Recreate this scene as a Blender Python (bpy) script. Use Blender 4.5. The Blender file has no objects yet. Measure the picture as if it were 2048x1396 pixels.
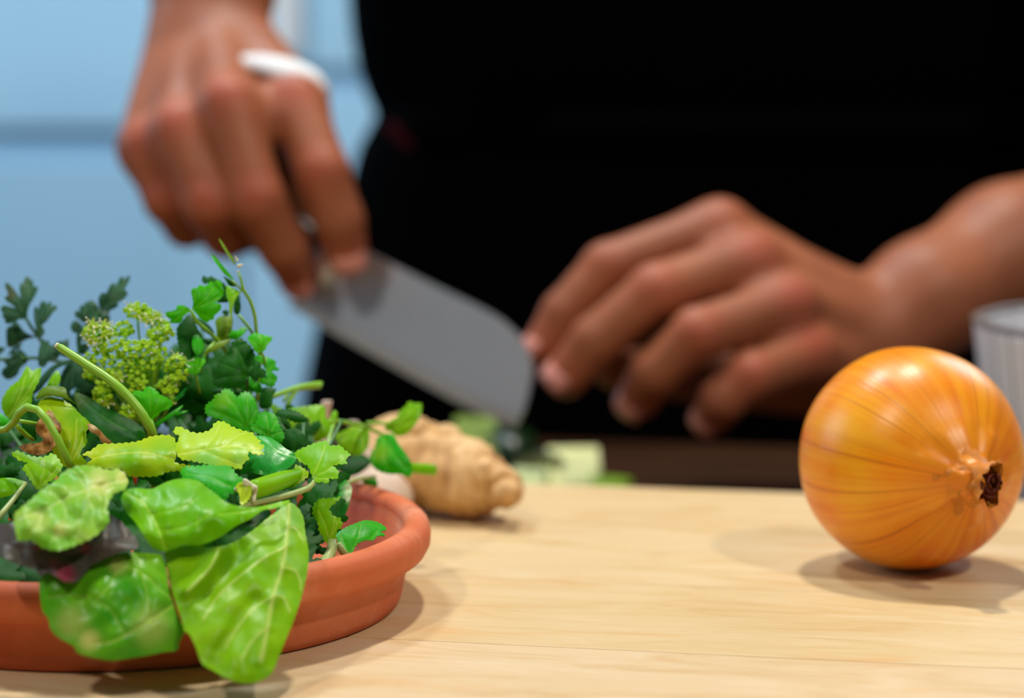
import bpy, bmesh, math, random
import numpy as np
from mathutils import Vector, Matrix, noise
from mathutils.geometry import delaunay_2d_cdt

random.seed(7)
R = math.radians
SC = bpy.context.scene
COL = SC.collection

# ------------------------------------------------------------------ camera
F = 4551.0                      # focal length in pixels of the 2048 wide frame
PITCH = R(7.2)
CAM = Vector((0, 0, 0.167))     # z = 0 is the top of the pale board
cam = bpy.data.objects.new('camera', bpy.data.cameras.new('camera'))
COL.objects.link(cam)
cam.location = CAM
cam.rotation_euler = (R(90) - PITCH, 0, 0)
cam.data.sensor_width = 36.0
cam.data.lens = 36.0 * F / 2048.0
cam.data.clip_start = 0.02
cam.data.dof.use_dof = True
cam.data.dof.focus_distance = 0.666
cam.data.dof.aperture_fstop = 5.9
SC.camera = cam

# ------------------------------------------------------------------ world, lights, exposure
w = bpy.data.worlds.new('world'); SC.world = w; w.use_nodes = True
w.node_tree.nodes['Background'].inputs[0].default_value = (0.50, 0.68, 0.95, 1)
w.node_tree.nodes['Background'].inputs[1].default_value = 0.08
SC.view_settings.view_transform = 'Standard'
SC.view_settings.look = 'None'
SC.view_settings.exposure = 0.0
SC.view_settings.gamma = 1.0
SC.view_settings.use_curve_mapping = False


def area(name, loc, target, sx, sy, power, col, shape='RECTANGLE'):
    l = bpy.data.lights.new(name, 'AREA'); l.shape = shape
    l.size = sx; l.size_y = sy; l.energy = power; l.color = col
    o = bpy.data.objects.new(name, l); COL.objects.link(o)
    o.location = loc
    o.rotation_euler = (Vector(target) - Vector(loc)).to_track_quat('-Z', 'Y').to_euler()
    return o


WARM = (1.0, 0.93, 0.83)
COOL = (0.62, 0.80, 1.0)
area('ceiling_spot_back', (0.15, 1.28, 1.75), (0.1, 0.75, 0), 0.13, 0.13, 22, WARM, 'DISK')
area('ceiling_spot_right', (1.05, -0.30, 1.75), (0.1, 0.8, 0), 0.14, 0.14, 19, WARM, 'DISK')
area('ceiling_spot_left', (-0.85, -0.25, 1.75), (0.0, 0.8, 0), 0.14, 0.14, 13, WARM, 'DISK')
area('window_daylight_left', (-2.6, 1.6, 1.1), (0, 0.9, 0), 1.2, 1.3, 24, COOL)
area('window_daylight_right', (1.5, 2.9, 1.5), (0.1, 0.8, 0), 0.9, 1.1, 22, COOL)
area('cabinet_spot', (-0.6, 1.6, 1.9), (-0.3, 2.7, 0), 0.3, 0.3, 31, (0.80, 0.92, 1.0), 'DISK')  # added fill light to brighten the cabinets, not a lamp of the room


# ------------------------------------------------------------------ geometry helpers
def P(px, py, Y):
    """World point seen at photo pixel (px, py) at distance Y along the ground."""
    dx = (px - 1024) / F; dy = (698 - py) / F
    d = Vector((dx, math.cos(PITCH) + dy * math.sin(PITCH), -math.sin(PITCH) + dy * math.cos(PITCH)))
    return CAM + d * (Y / d.y)


def ground(px, py, z=0.0):
    dx = (px - 1024) / F; dy = (698 - py) / F
    d = Vector((dx, math.cos(PITCH) + dy * math.sin(PITCH), -math.sin(PITCH) + dy * math.cos(PITCH)))
    return CAM + d * ((z - CAM.z) / d.z)


def s2l(r, g, b):
    f = lambda c: c / 12.92 if c <= 0.04045 else ((c + 0.055) / 1.055) ** 2.4
    return (f(r / 255), f(g / 255), f(b / 255), 1.0)


def obj(name, me, mat=None, parent=None, smooth=True):
    o = bpy.data.objects.new(name, me); COL.objects.link(o)
    if mat:
        for m in (mat if isinstance(mat, (list, tuple)) else [mat]):
            me.materials.append(m)
    if smooth:
        me.polygons.foreach_set('use_smooth', [True] * len(me.polygons))
    if parent:
        o.parent = parent
    return o


def empty(name, label, cat, loc=(0, 0, 0), group=None):
    o = bpy.data.objects.new(name, None); COL.objects.link(o)
    o.location = loc; o.empty_display_size = 0.02
    return tag(o, label, cat, group)


def tag(o, label=None, cat=None, group=None, kind=None):
    if label: o['label'] = label
    if cat: o['category'] = cat
    if group: o['group'] = group
    if kind: o['kind'] = kind
    return o


def child_fix(o):
    """Keep world coordinates in the mesh while parented to a moved empty."""
    if o.parent:
        o.matrix_parent_inverse = Matrix.Translation(-Vector(o.parent.location))
    return o


def mesh(name, verts, faces):
    me = bpy.data.meshes.new(name)
    me.from_pydata([tuple(v) for v in verts], [], [tuple(f) for f in faces])
    me.update()
    return me


def bm_mesh(bm, name):
    me = bpy.data.meshes.new(name); bm.normal_update(); bm.to_mesh(me); bm.free()
    return me


def box_mesh(name, sx, sy, sz, bev=0.0, c=(0, 0, 0), seg=2):
    bm = bmesh.new()
    bmesh.ops.create_cube(bm, size=1)
    bmesh.ops.scale(bm, vec=(sx, sy, sz), verts=bm.verts)
    if bev:
        bmesh.ops.bevel(bm, geom=bm.edges[:], offset=bev, segments=seg, profile=0.5, affect='EDGES')
    bmesh.ops.translate(bm, vec=c, verts=bm.verts)
    return bm_mesh(bm, name)


def lathe_mesh(name, prof, n=64, wob=None, caps=True):
    verts, faces = [], []
    for (r, z) in prof:
        for i in range(n):
            a = 2 * math.pi * i / n
            rr = r if wob is None else wob(r, z, a)
            verts.append((rr * math.cos(a), rr * math.sin(a), z))
    m = len(prof)
    for j in range(m - 1):
        for i in range(n):
            k = (i + 1) % n
            faces.append((j * n + i, j * n + k, (j + 1) * n + k, (j + 1) * n + i))
    if caps and prof[0][0] > 1e-6: faces.append(tuple(range(n))[::-1])
    if caps and prof[-1][0] > 1e-6: faces.append(tuple(range((m - 1) * n, m * n)))
    me = mesh(name, verts, faces)
    bm = bmesh.new(); bm.from_mesh(me)
    bmesh.ops.remove_doubles(bm, verts=bm.verts, dist=1e-6)
    bmesh.ops.recalc_face_normals(bm, faces=bm.faces)
    bm.to_mesh(me); bm.free()
    return me


def crom(pts, step, closed=False):
    """Catmull-Rom resampling of 2D or 3D points (tuples)."""
    pts = [np.array(p, float) for p in pts]
    n = len(pts); out = []
    rng = range(n) if closed else range(n - 1)
    for i in rng:
        p1, p2 = pts[i], pts[(i + 1) % n]
        p0 = pts[(i - 1) % n] if (closed or i > 0) else 2 * p1 - p2
        p3 = pts[(i + 2) % n] if (closed or i + 2 < n) else 2 * p2 - p1
        k = max(1, int(np.linalg.norm(p2 - p1) / step))
        for j in range(k):
            t = j / k
            out.append(0.5 * ((2 * p1) + (-p0 + p2) * t + (2 * p0 - 5 * p1 + 4 * p2 - p3) * t * t
                              + (-p0 + 3 * p1 - 3 * p2 + p3) * t ** 3))
    if not closed: out.append(pts[-1])
    return out


def tube_mesh(name, pts, radii, sides=10, step=0.003, cap=True, flat=1.0):
    P4 = crom([tuple(p) + (r,) for p, r in zip(pts, radii)], step)
    P4 = [(Vector(p[:3]), max(p[3], 1e-5)) for p in P4]
    verts, faces = [], []
    n = len(P4)
    T = (P4[1][0] - P4[0][0]).normalized()
    N = T.orthogonal().normalized()
    for i, (p, r) in enumerate(P4):
        T = (P4[min(i + 1, n - 1)][0] - P4[max(i - 1, 0)][0]).normalized()
        N = (N - T * N.dot(T)).normalized(); B = T.cross(N)
        for s in range(sides):
            a = 2 * math.pi * s / sides
            verts.append(p + N * (r * math.cos(a)) + B * (r * flat * math.sin(a)))
    for i in range(n - 1):
        for s in range(sides):
            k = (s + 1) % sides
            faces.append((i * sides + s, i * sides + k, (i + 1) * sides + k, (i + 1) * sides + s))
    if cap:
        faces.append(tuple(range(sides))[::-1]); faces.append(tuple(range((n - 1) * sides, n * sides)))
    return mesh(name, verts, faces)


# ------------------------------------------------------------------ material helpers
class NT:
    def __init__(self, name):
        self.m = bpy.data.materials.new(name); self.m.use_nodes = True
        self.t = self.m.node_tree; self.n = self.t.nodes; self.l = self.t.links
        self.b = self.n['Principled BSDF']; self.out = self.n['Material Output']

    def add(self, typ, **kw):
        nd = self.n.new(typ)
        for k, v in kw.items():
            if k.startswith('i_'):
                key = k[2:]
                key = int(key) if key.isdigit() else key.replace('_', ' ')
                nd.inputs[key].default_value = v
            else:
                setattr(nd, k, v)
        return nd

    def link(self, a, b): self.l.new(a, b)

    def coords(self, kind='Object', scale=(1, 1, 1), rot=(0, 0, 0)):
        tc = self.add('ShaderNodeTexCoord'); mp = self.add('ShaderNodeMapping')
        mp.inputs['Scale'].default_value = scale; mp.inputs['Rotation'].default_value = rot
        self.link(tc.outputs[kind], mp.inputs['Vector'])
        return mp.outputs[0]

    def noise(self, vec, scale, detail=3, rough=0.5, dist=0.0):
        nd = self.add('ShaderNodeTexNoise'); nd.inputs['Scale'].default_value = scale
        nd.inputs['Detail'].default_value = detail; nd.inputs['Roughness'].default_value = rough
        nd.inputs['Distortion'].default_value = dist
        if vec is not None: self.link(vec, nd.inputs['Vector'])
        return nd.outputs['Fac']

    def ramp(self, fac, stops):
        nd = self.add('ShaderNodeValToRGB'); e = nd.color_ramp.elements
        while len(e) < len(stops): e.new(0.5)
        for i, (p, c) in enumerate(stops):
            e[i].position = p; e[i].color = c if len(c) == 4 else (*c, 1)
        self.link(fac, nd.inputs[0])
        return nd.outputs[0]

    def mix(self, fac, a, b, mode='MIX'):
        nd = self.add('ShaderNodeMix', data_type='RGBA', blend_type=mode)
        for s, v in ((nd.inputs[0], fac), (nd.inputs[6], a), (nd.inputs[7], b)):
            if hasattr(v, 'is_output'): self.link(v, s)
            else: s.default_value = v
        return nd.outputs[2]

    def math(self, op, a, b=None):
        nd = self.add('ShaderNodeMath', operation=op)
        for s, v in ((nd.inputs[0], a), (nd.inputs[1], b)):
            if v is None: continue
            if hasattr(v, 'is_output'): self.link(v, s)
            else: s.default_value = v
        return nd.outputs[0]

    def attr(self, name):
        return self.add('ShaderNodeAttribute', attribute_name=name).outputs['Fac']

    def bump(self, h, strength, dist=0.001):
        nd = self.add('ShaderNodeBump'); nd.inputs['Strength'].default_value = strength
        nd.inputs['Distance'].default_value = dist
        self.link(h, nd.inputs['Height']); self.link(nd.outputs[0], self.b.inputs['Normal'])
        return nd.outputs[0]

    def base(self, c, rough=0.5, spec=0.5):
        if hasattr(c, 'is_output'): self.link(c, self.b.inputs['Base Color'])
        else: self.b.inputs['Base Color'].default_value = c
        self.b.inputs['Roughness'].default_value = rough
        self.b.inputs['Specular IOR Level'].default_value = spec
        return self


def plain(name, c, rough=0.5, spec=0.5, metal=0.0, grain=0.06, gscale=60):
    t = NT(name); v = t.coords()
    n = t.noise(v, gscale, 3)
    c2 = tuple(max(0, x * (1 - grain * 3)) for x in c[:3]) + (1,)
    t.base(t.mix(n, c2, c), rough, spec); t.b.inputs['Metallic'].default_value = metal
    return t.m


def leaf_mat(name, c1, c2, vein, rough=0.38, trans=0.35, spot=None, bscale=45, spec=0.17):
    t = NT(name); v = t.coords()
    n = t.noise(v, bscale, 4, 0.6, 0.4)
    col = t.mix(t.ramp(n, [(0.33, (0, 0, 0)), (0.68, (1, 1, 1))]), s2l(*c1), s2l(*c2))
    if spot:
        col = t.mix(t.attr('spot'), col, s2l(*spot))
    fine = t.noise(v, 420, 3, 0.6)
    col = t.mix(t.math('MULTIPLY', fine, 0.12), col, s2l(*[max(0, q * 0.7) for q in c1]))
    col = t.mix(t.math('MULTIPLY', t.attr('vein'), 0.8), col, s2l(*vein))
    t.base(col, rough, spec)
    h = t.math('ADD', t.noise(v, 260, 3, 0.6), t.math('MULTIPLY', n, 1.2))
    bp = t.bump(h, 0.13, 0.0010)
    tr = t.add('ShaderNodeBsdfTranslucent')
    hs = t.add('ShaderNodeHueSaturation'); hs.inputs['Value'].default_value = 1.5
    hs.inputs['Saturation'].default_value = 1.1; t.link(col, hs.inputs['Color'])
    t.link(hs.outputs[0], tr.inputs[0])
    ms = t.add('ShaderNodeMixShader'); ms.inputs[0].default_value = trans * 0.8
    t.link(t.b.outputs[0], ms.inputs[1]); t.link(tr.outputs[0], ms.inputs[2])
    t.link(ms.outputs[0], t.out.inputs[0])
    return t.m


# ------------------------------------------------------------------ materials
def make_board_mat():
    t = NT('maple_board'); v = t.coords('Object')
    oi = t.add('ShaderNodeObjectInfo')
    off = t.add('ShaderNodeVectorMath', operation='ADD'); t.link(v, off.inputs[0])
    sc = t.add('ShaderNodeVectorMath', operation='SCALE'); sc.inputs[3].default_value = 7.0
    cb = t.add('ShaderNodeCombineXYZ'); t.link(oi.outputs['Random'], cb.inputs[0]); t.link(oi.outputs['Random'], cb.inputs[1])
    t.link(cb.outputs[0], sc.inputs[0]); t.link(sc.outputs[0], off.inputs[1])
    st = t.add('ShaderNodeMapping'); st.inputs['Scale'].default_value = (5, 24, 24); t.link(off.outputs[0], st.inputs[0])
    g = t.noise(st.outputs[0], 3.0, 7, 0.68, 0.9)
    st2 = t.add('ShaderNodeMapping'); st2.inputs['Scale'].default_value = (26, 190, 60); t.link(off.outputs[0], st2.inputs[0])
    g2 = t.noise(st2.outputs[0], 4.0, 4, 0.65, 0.3)
    col = t.ramp(g, [(0.25, s2l(190, 153, 100)), (0.46, s2l(205, 177, 131)), (0.75, s2l(214, 192, 155))])
    col = t.mix(t.math('MULTIPLY', t.ramp(g2, [(0.55, (0, 0, 0)), (0.8, (1, 1, 1))]), 0.26), col, s2l(200, 152, 98))
    st3 = t.add('ShaderNodeMapping'); st3.inputs['Scale'].default_value = (9, 26, 20); t.link(off.outputs[0], st3.inputs[0])
    g3 = t.noise(st3.outputs[0], 2.0, 3, 0.5, 0.5)
    col = t.mix(t.math('MULTIPLY', t.ramp(g3, [(0.60, (0, 0, 0)), (0.76, (1, 1, 1))]), 0.45), col, s2l(206, 150, 84))
    col = t.mix(1.0, col, oi.outputs['Color'], 'MULTIPLY')
    # knife scratches: thin pale and dark lines in two directions
    sfac = None
    for rot, scl in ((0.5, (18, 900, 1)), (-1.0, (16, 800, 1)), (1.35, (14, 1000, 1))):
        mp = t.add('ShaderNodeMapping'); mp.inputs['Rotation'].default_value = (0, 0, rot)
        mp.inputs['Scale'].default_value = scl; t.link(v, mp.inputs[0])
        f = t.ramp(t.noise(mp.outputs[0], 1.0, 2, 0.4), [(0.70, (0, 0, 0)), (0.76, (1, 1, 1))])
        sfac = f if sfac is None else t.math('MAXIMUM', sfac, f)
    big = t.ramp(t.noise(v, 9, 2), [(0.42, (0, 0, 0)), (0.6, (1, 1, 1))])
    sfac = t.math('MULTIPLY', sfac, t.math('MULTIPLY', big, 0.55))
    col = t.mix(sfac, col, s2l(236, 222, 194))
    cut = None
    for rot, scl in ((0.9, (14, 620, 1)), (-0.6, (12, 560, 1))):
        mp = t.add('ShaderNodeMapping'); mp.inputs['Rotation'].default_value = (0, 0, rot)
        mp.inputs['Scale'].default_value = scl; mp.inputs['Location'].default_value = (3, 7, 0); t.link(v, mp.inputs[0])
        f = t.ramp(t.noise(mp.outputs[0], 1.0, 2, 0.4), [(0.72, (0, 0, 0)), (0.77, (1, 1, 1))])
        cut = f if cut is None else t.math('MAXIMUM', cut, f)
    col = t.mix(t.math('MULTIPLY', cut, 0.4), col, s2l(150, 104, 58))
    t.base(col, 0.55, 0.35)
    t.bump(t.math('SUBTRACT', t.math('MULTIPLY', g2, 0.4), sfac), 0.25, 0.0006)
    return t.m


def make_dark_wood():
    t = NT('dark_wood'); v = t.coords('Object', (4, 40, 40))
    n = t.noise(v, 2.0, 5, 0.6, 0.8)
    t.base(t.ramp(n, [(0.25, s2l(26, 12, 4)), (0.7, s2l(62, 34, 14))]), 0.55, 0.12)
    return t.m


def make_terracotta():
    t = NT('terracotta'); v = t.coords()
    n = t.noise(v, 22, 4, 0.6, 0.4); n2 = t.noise(v, 500, 3, 0.6)
    col = t.ramp(n, [(0.30, s2l(198, 92, 46)), (0.55, s2l(213, 110, 62)), (0.72, s2l(226, 144, 106))])
    col = t.mix(t.math('MULTIPLY', n2, 0.3), col, s2l(162, 78, 50))
    stain = t.ramp(t.noise(v, 38, 3, 0.6), [(0.66, (0, 0, 0)), (0.74, (1, 1, 1))])
    col = t.mix(t.math('MULTIPLY', stain, 0.35), col, s2l(130, 72, 50))
    t.base(col, 0.62, 0.35); t.bump(n2, 0.15, 0.0005)
    return t.m


def make_onion_mat():
    t = NT('onion_skin'); tc = t.add('ShaderNodeTexCoord')
    sp = t.add('ShaderNodeSeparateXYZ'); t.link(tc.outputs['Object'], sp.inputs[0])
    ang = t.math('ARCTAN2', sp.outputs[1], sp.outputs[0])
    lat = t.math('MULTIPLY', sp.outputs[2], 1 / 0.037)
    sA = t.math('SINE', ang); cA = t.math('COSINE', ang)
    def streak(k, kl, det=4):
        cb = t.add('ShaderNodeCombineXYZ')
        t.link(t.math('MULTIPLY', sA, k), cb.inputs[0]); t.link(t.math('MULTIPLY', cA, k), cb.inputs[1])
        t.link(t.math('MULTIPLY', lat, kl), cb.inputs[2])
        return t.noise(cb.outputs[0], 1.0, det, 0.55)
    big = t.noise(tc.outputs['Object'], 28, 3, 0.5, 0.3)
    col = t.ramp(big, [(0.30, s2l(228, 108, 0)), (0.50, s2l(240, 140, 0)), (0.72, s2l(246, 170, 14))])
    f1 = t.ramp(streak(7, 0.35), [(0.42, (0, 0, 0)), (0.62, (1, 1, 1))])
    col = t.mix(t.math('MULTIPLY', f1, 0.35), col, s2l(250, 186, 44))
    f2 = t.ramp(streak(26, 0.25, 2), [(0.58, (0, 0, 0)), (0.67, (1, 1, 1))])
    col = t.mix(t.math('MULTIPLY', f2, 0.6), col, s2l(176, 84, 16))
    f3 = t.ramp(streak(48, 0.5, 3), [(0.50, (0, 0, 0)), (0.70, (1, 1, 1))])
    col = t.mix(t.math('MULTIPLY', f3, 0.26), col, s2l(206, 92, 4))
    # papery, browner skin around the neck
    nk = t.ramp(t.math('ADD', lat, t.math('MULTIPLY', t.noise(tc.outputs['Object'], 90, 3), 0.25)),
                [(0.93, (0, 0, 0)), (1.0, (0, 0, 0)), ])
    neck = t.add('ShaderNodeMapRange'); neck.inputs[1].default_value = 0.80; neck.inputs[2].default_value = 1.05
    t.link(lat, neck.inputs[0])
    col = t.mix(t.math('MULTIPLY', neck.outputs[0], 0.5), col, s2l(214, 124, 34))
    spots = t.ramp(t.noise(tc.outputs['Object'], 150, 3, 0.6), [(0.70, (0, 0, 0)), (0.76, (1, 1, 1))])
    where = t.ramp(t.noise(tc.outputs['Object'], 24, 2), [(0.56, (0, 0, 0)), (0.66, (1, 1, 1))])
    col = t.mix(t.math('MULTIPLY', t.math('MULTIPLY', spots, where), 0.7), col, s2l(120, 78, 50))
    t.base(col, 0.33, 0.45)
    t.b.inputs['Subsurface Weight'].default_value = 0.12
    t.b.inputs['Subsurface Radius'].default_value = (1.0, 0.45, 0.1)
    t.b.inputs['Subsurface Scale'].default_value = 0.004
    t.bump(t.math('ADD', f2, t.math('MULTIPLY', f3, 0.6)), 0.12, 0.0005)
    return t.m


def make_skin():
    t = NT('skin'); v = t.coords()
    n = t.noise(v, 26, 4, 0.6)
    col = t.ramp(n, [(0.3, s2l(141, 82, 54)), (0.7, s2l(163, 98, 66))])
    col = t.mix(t.math('MULTIPLY', t.attr('red'), 0.42), col, s2l(190, 72, 60))
    fine = t.noise(v, 240, 3, 0.6)
    col = t.mix(t.math('MULTIPLY', fine, 0.18), col, s2l(140, 78, 56))
    t.base(col, 0.5, 0.3)
    t.b.inputs['Subsurface Weight'].default_value = 0.15
    t.b.inputs['Subsurface Radius'].default_value = (1.0, 0.35, 0.2)
    t.b.inputs['Subsurface Scale'].default_value = 0.004
    t.bump(fine, 0.12, 0.0006)
    return t.m


def make_ginger():
    t = NT('ginger_skin'); v = t.coords()
    n = t.noise(v, 60, 5, 0.65, 0.6)
    col = t.ramp(n, [(0.28, s2l(168, 120, 70)), (0.5, s2l(214, 170, 112)), (0.74, s2l(236, 202, 150))])
    sv = t.coords('Object', (260, 30, 30))
    ring = t.ramp(t.noise(sv, 1.0, 2), [(0.55, (0, 0, 0)), (0.7, (1, 1, 1))])
    col = t.mix(t.math('MULTIPLY', ring, 0.35), col, s2l(140, 94, 54))
    t.base(col, 0.6, 0.35); t.bump(n, 0.5, 0.002)
    return t.m


def make_stripe_bowl():
    t = NT('striped_ceramic'); tc = t.add('ShaderNodeTexCoord')
    sp = t.add('ShaderNodeSeparateXYZ'); t.link(tc.outputs['Object'], sp.inputs[0])
    ang = t.math('ARCTAN2', sp.outputs[1], sp.outputs[0])
    cb = t.add('ShaderNodeCombineXYZ'); t.link(t.math('MULTIPLY', ang, 26.0), cb.inputs[0])
    n = t.noise(cb.outputs[0], 1.6, 2, 0.5)
    col = t.ramp(n, [(0.40, s2l(236, 236, 240)), (0.52, s2l(206, 204, 208)), (0.66, s2l(150, 146, 146))])
    t.base(col, 0.3, 0.5)
    return t.m


M = {}
M['board'] = make_board_mat()
M['dark_wood'] = make_dark_wood()
M['terracotta'] = make_terracotta()
M['onion'] = make_onion_mat()
M['skin'] = make_skin()
M['ginger'] = make_ginger()
M['bowl'] = make_stripe_bowl()
M['rim_grey'] = plain('grey_glaze', s2l(112, 104, 100), 0.35)
M['neck'] = plain('onion_neck', s2l(222, 136, 40), 0.5, 0.35, grain=0.14, gscale=300)
M['neck_dark'] = plain('onion_neck_dark', s2l(110, 42, 18), 0.7, 0.3, grain=0.25, gscale=500)
M['root'] = plain('root_fibre', s2l(190, 150, 96), 0.7)
M['garlic'] = plain('garlic_skin', s2l(226, 202, 182), 0.45, 0.4, grain=0.08, gscale=120)
M['black_cloth'] = plain('black_cloth', (0.0010, 0.0010, 0.0012, 1), 0.95, 0.02)
M['black_cloth2'] = plain('black_apron_cloth', (0.0007, 0.0007, 0.0009, 1), 0.95, 0.02)
M['red_cloth'] = plain('dark_red_cloth', s2l(70, 6, 14), 0.9, 0.1)
M['white_cloth'] = plain('white_cotton', s2l(236, 240, 244), 0.9, 0.1, grain=0.02)
M['nail'] = plain('nail', s2l(224, 150, 136), 0.25, 0.5, grain=0.03)
M['cabinet'] = plain('pale_blue_cabinet', s2l(164, 208, 236), 0.5, 0.3, grain=0.02, gscale=6)
M['cabinet_rail'] = plain('blue_grey_rail', s2l(150, 194, 224), 0.5, 0.3, grain=0.02)
M['wall'] = plain('pale_blue_wall', s2l(178, 206, 224), 0.8, 0.2, grain=0.02, gscale=4)
M['floor'] = plain('grey_tile', s2l(150, 150, 148), 0.6, 0.3)
M['leather'] = plain('black_leather', (0.006, 0.006, 0.006, 1), 0.5, 0.3)


def make_steel():
    t = NT('brushed_steel'); v = t.coords('Object', (8, 400, 400))
    n = t.noise(v, 2, 3)
    t.base(t.ramp(n, [(0.3, (0.60, 0.66, 0.74)), (0.7, (0.70, 0.76, 0.84))]), 0.42, 0.5)
    t.b.inputs['Metallic'].default_value = 1.0
    return t.m


M['steel'] = make_steel()
M['handle'] = plain('black_handle', (0.004, 0.004, 0.004, 1), 0.4, 0.4)
M['zuc_skin'] = plain('zucchini_skin', s2l(22, 52, 16), 0.35, 0.5, grain=0.2, gscale=90)
M['zuc_flesh'] = plain('zucchini_flesh', s2l(214, 222, 130), 0.45, 0.4, grain=0.06, gscale=150)
M['zuc_lime'] = plain('zucchini_peel_light', s2l(150, 190, 50), 0.45, 0.4, grain=0.1, gscale=150)

# greens
M['chard'] = leaf_mat('leaf_chard', (112, 182, 4), (152, 202, 14), (212, 226, 128), 0.36, 0.3)
M['chard_deep'] = leaf_mat('leaf_chard_deep', (64, 160, 24), (134, 198, 26), (190, 216, 100), 0.3, 0.25, spot=(206, 210, 120))
M['chard_mid'] = leaf_mat('leaf_chard_mid', (92, 180, 0), (130, 200, 2), (186, 220, 70), 0.33, 0.3)
M['crumple'] = leaf_mat('leaf_crumpled', (116, 188, 36), (178, 212, 84), (216, 226, 140), 0.33, 0.3, spot=(216, 218, 124), bscale=70)
M['purple'] = leaf_mat('leaf_purple', (66, 54, 58), (84, 82, 66), (112, 72, 82), 0.4, 0.1, spot=(150, 44, 70))
M['yellow'] = leaf_mat('leaf_yellow', (188, 208, 10), (134, 194, 4), (222, 228, 90), 0.36, 0.35, spot=(112, 190, 14))
M['pale'] = leaf_mat('leaf_pale', (200, 224, 50), (170, 212, 30), (222, 234, 116), 0.33, 0.35, spot=(120, 204, 90))
M['dark'] = leaf_mat('leaf_dark', (30, 76, 50), (46, 96, 58), (80, 124, 88), 0.45, 0.2, spot=(74, 70, 30), spec=0.14)
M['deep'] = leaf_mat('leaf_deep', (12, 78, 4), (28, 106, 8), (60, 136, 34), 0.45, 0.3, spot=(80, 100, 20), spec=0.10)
M['mid'] = leaf_mat('leaf_mid', (38, 178, 10), (74, 194, 14), (124, 208, 54), 0.38, 0.4, spot=(150, 194, 20))
M['bright'] = leaf_mat('leaf_bright', (60, 192, 0), (90, 204, 4), (132, 214, 40), 0.38, 0.45, spot=(160, 196, 20))
M['lime'] = leaf_mat('leaf_lime', (146, 204, 10), (114, 192, 6), (196, 224, 84), 0.36, 0.4, spot=(96, 184, 14))
M['teal'] = leaf_mat('leaf_teal', (30, 150, 56), (58, 172, 46), (140, 204, 116), 0.27, 0.2, spot=(216, 224, 180))
M['brown'] = leaf_mat('leaf_brown', (182, 132, 62), (112, 74, 36), (206, 166, 100), 0.7, 0.2, spot=(222, 198, 140), bscale=230)
M['olive'] = leaf_mat('leaf_olive', (108, 148, 20), (130, 164, 32), (166, 186, 74), 0.4, 0.4)
M['stem'] = plain('stem_green', s2l(142, 200, 46), 0.35, 0.5, grain=0.08, gscale=120)
M['stem_dark'] = plain('stem_dark_green', s2l(58, 120, 44), 0.4, 0.4, grain=0.1, gscale=120)
M['stem_pale'] = plain('stem_pale', s2l(176, 196, 118), 0.4, 0.4, grain=0.1, gscale=120)
M['cream'] = plain('cream_stalk_end', s2l(232, 228, 190), 0.5, 0.4, grain=0.05, gscale=200)
M['floret'] = plain('floret_green', s2l(124, 214, 0), 0.5, 0.4, grain=0.08, gscale=300)
M['floret_top'] = plain('floret_yellow', s2l(186, 236, 4), 0.5, 0.4, grain=0.05, gscale=300)
M['floret_rim'] = plain('floret_rim_green', s2l(78, 162, 0), 0.5, 0.4, grain=0.05, gscale=300)
M['petal'] = plain('cream_petal', s2l(214, 224, 70), 0.5, 0.4, grain=0.05, gscale=300)
M['stamen'] = plain('white_stamen', s2l(244, 244, 230), 0.5, 0.4, grain=0.02)

# ------------------------------------------------------------------ setting
FLOOR = -0.935
o = obj('floor', box_mesh('floor', 7, 6.4, 0.05, 0, (0, 1.0, FLOOR - 0.025)), M['floor'], smooth=False); tag(o, kind='structure')
o = obj('wall_back', box_mesh('wall_back', 7, 0.1, 2.9, 0, (0, 3.35, FLOOR + 1.45)), M['wall'], smooth=False); tag(o, kind='structure')


def cabinet(name, label, x0, x1, yf, rail0, rail1, ztop):
    t = empty(name, label, 'cabinet', ((x0 + x1) / 2, yf + 0.3, FLOOR), 'tall kitchen cabinets behind the cook')
    def part(nm, mat, a, b, c, d, e, f, bev=0.004):
        q = obj(nm, box_mesh(nm, b - a, d - c, f - e, bev, ((a + b) / 2, (c + d) / 2, (e + f) / 2)), mat, t, False)
        return child_fix(q)
    part('cabinet_body', M['cabinet'], x0, x1, yf + 0.022, 3.30, FLOOR, ztop)
    n = 2
    ww = (x1 - x0) / n
    for i in range(n):
        a, b = x0 + i * ww + 0.002, x0 + (i + 1) * ww - 0.002
        part('cabinet_door', M['cabinet'], a, b, yf, yf + 0.02, FLOOR + 0.1, rail0)
        part('cabinet_door', M['cabinet'], a, b, yf, yf + 0.02, rail1, ztop - 0.02)
    part('handle_rail', M['cabinet_rail'], x0, x1, yf + 0.012, yf + 0.021, rail0 + 0.001, rail1 - 0.001, 0.002)
    return t


cabinet('tall_cabinet', 'pale blue tall cabinet with its handle rail lower, left of the knife hand', -1.52, -0.325, 2.70, 0.052, 0.088, 1.15)
cab2 = cabinet('tall_cabinet', 'pale blue tall cabinet with its handle rail higher, between arm and black apron', -0.322, 0.873, 2.70, 0.132, 0.158, 1.15)

q = obj('door_handle', box_mesh('door_handle', 0.036, 0.022, 0.72, 0.008, (-0.262, 2.672, 0.172 + 0.36)), M['white_cloth'], cab2); child_fix(q)
for z_ in (0.22, 0.84):
    q = obj('handle_post', box_mesh('handle_post', 0.016, 0.03, 0.016, 0.003, (-0.262, 2.692, z_)), M['white_cloth'], cab2); child_fix(q)
# island and board share one yaw
YAW = R(-10.6)
rot = Matrix.Rotation(YAW, 4, 'Z')
piv = ground(1050, 966)


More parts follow.
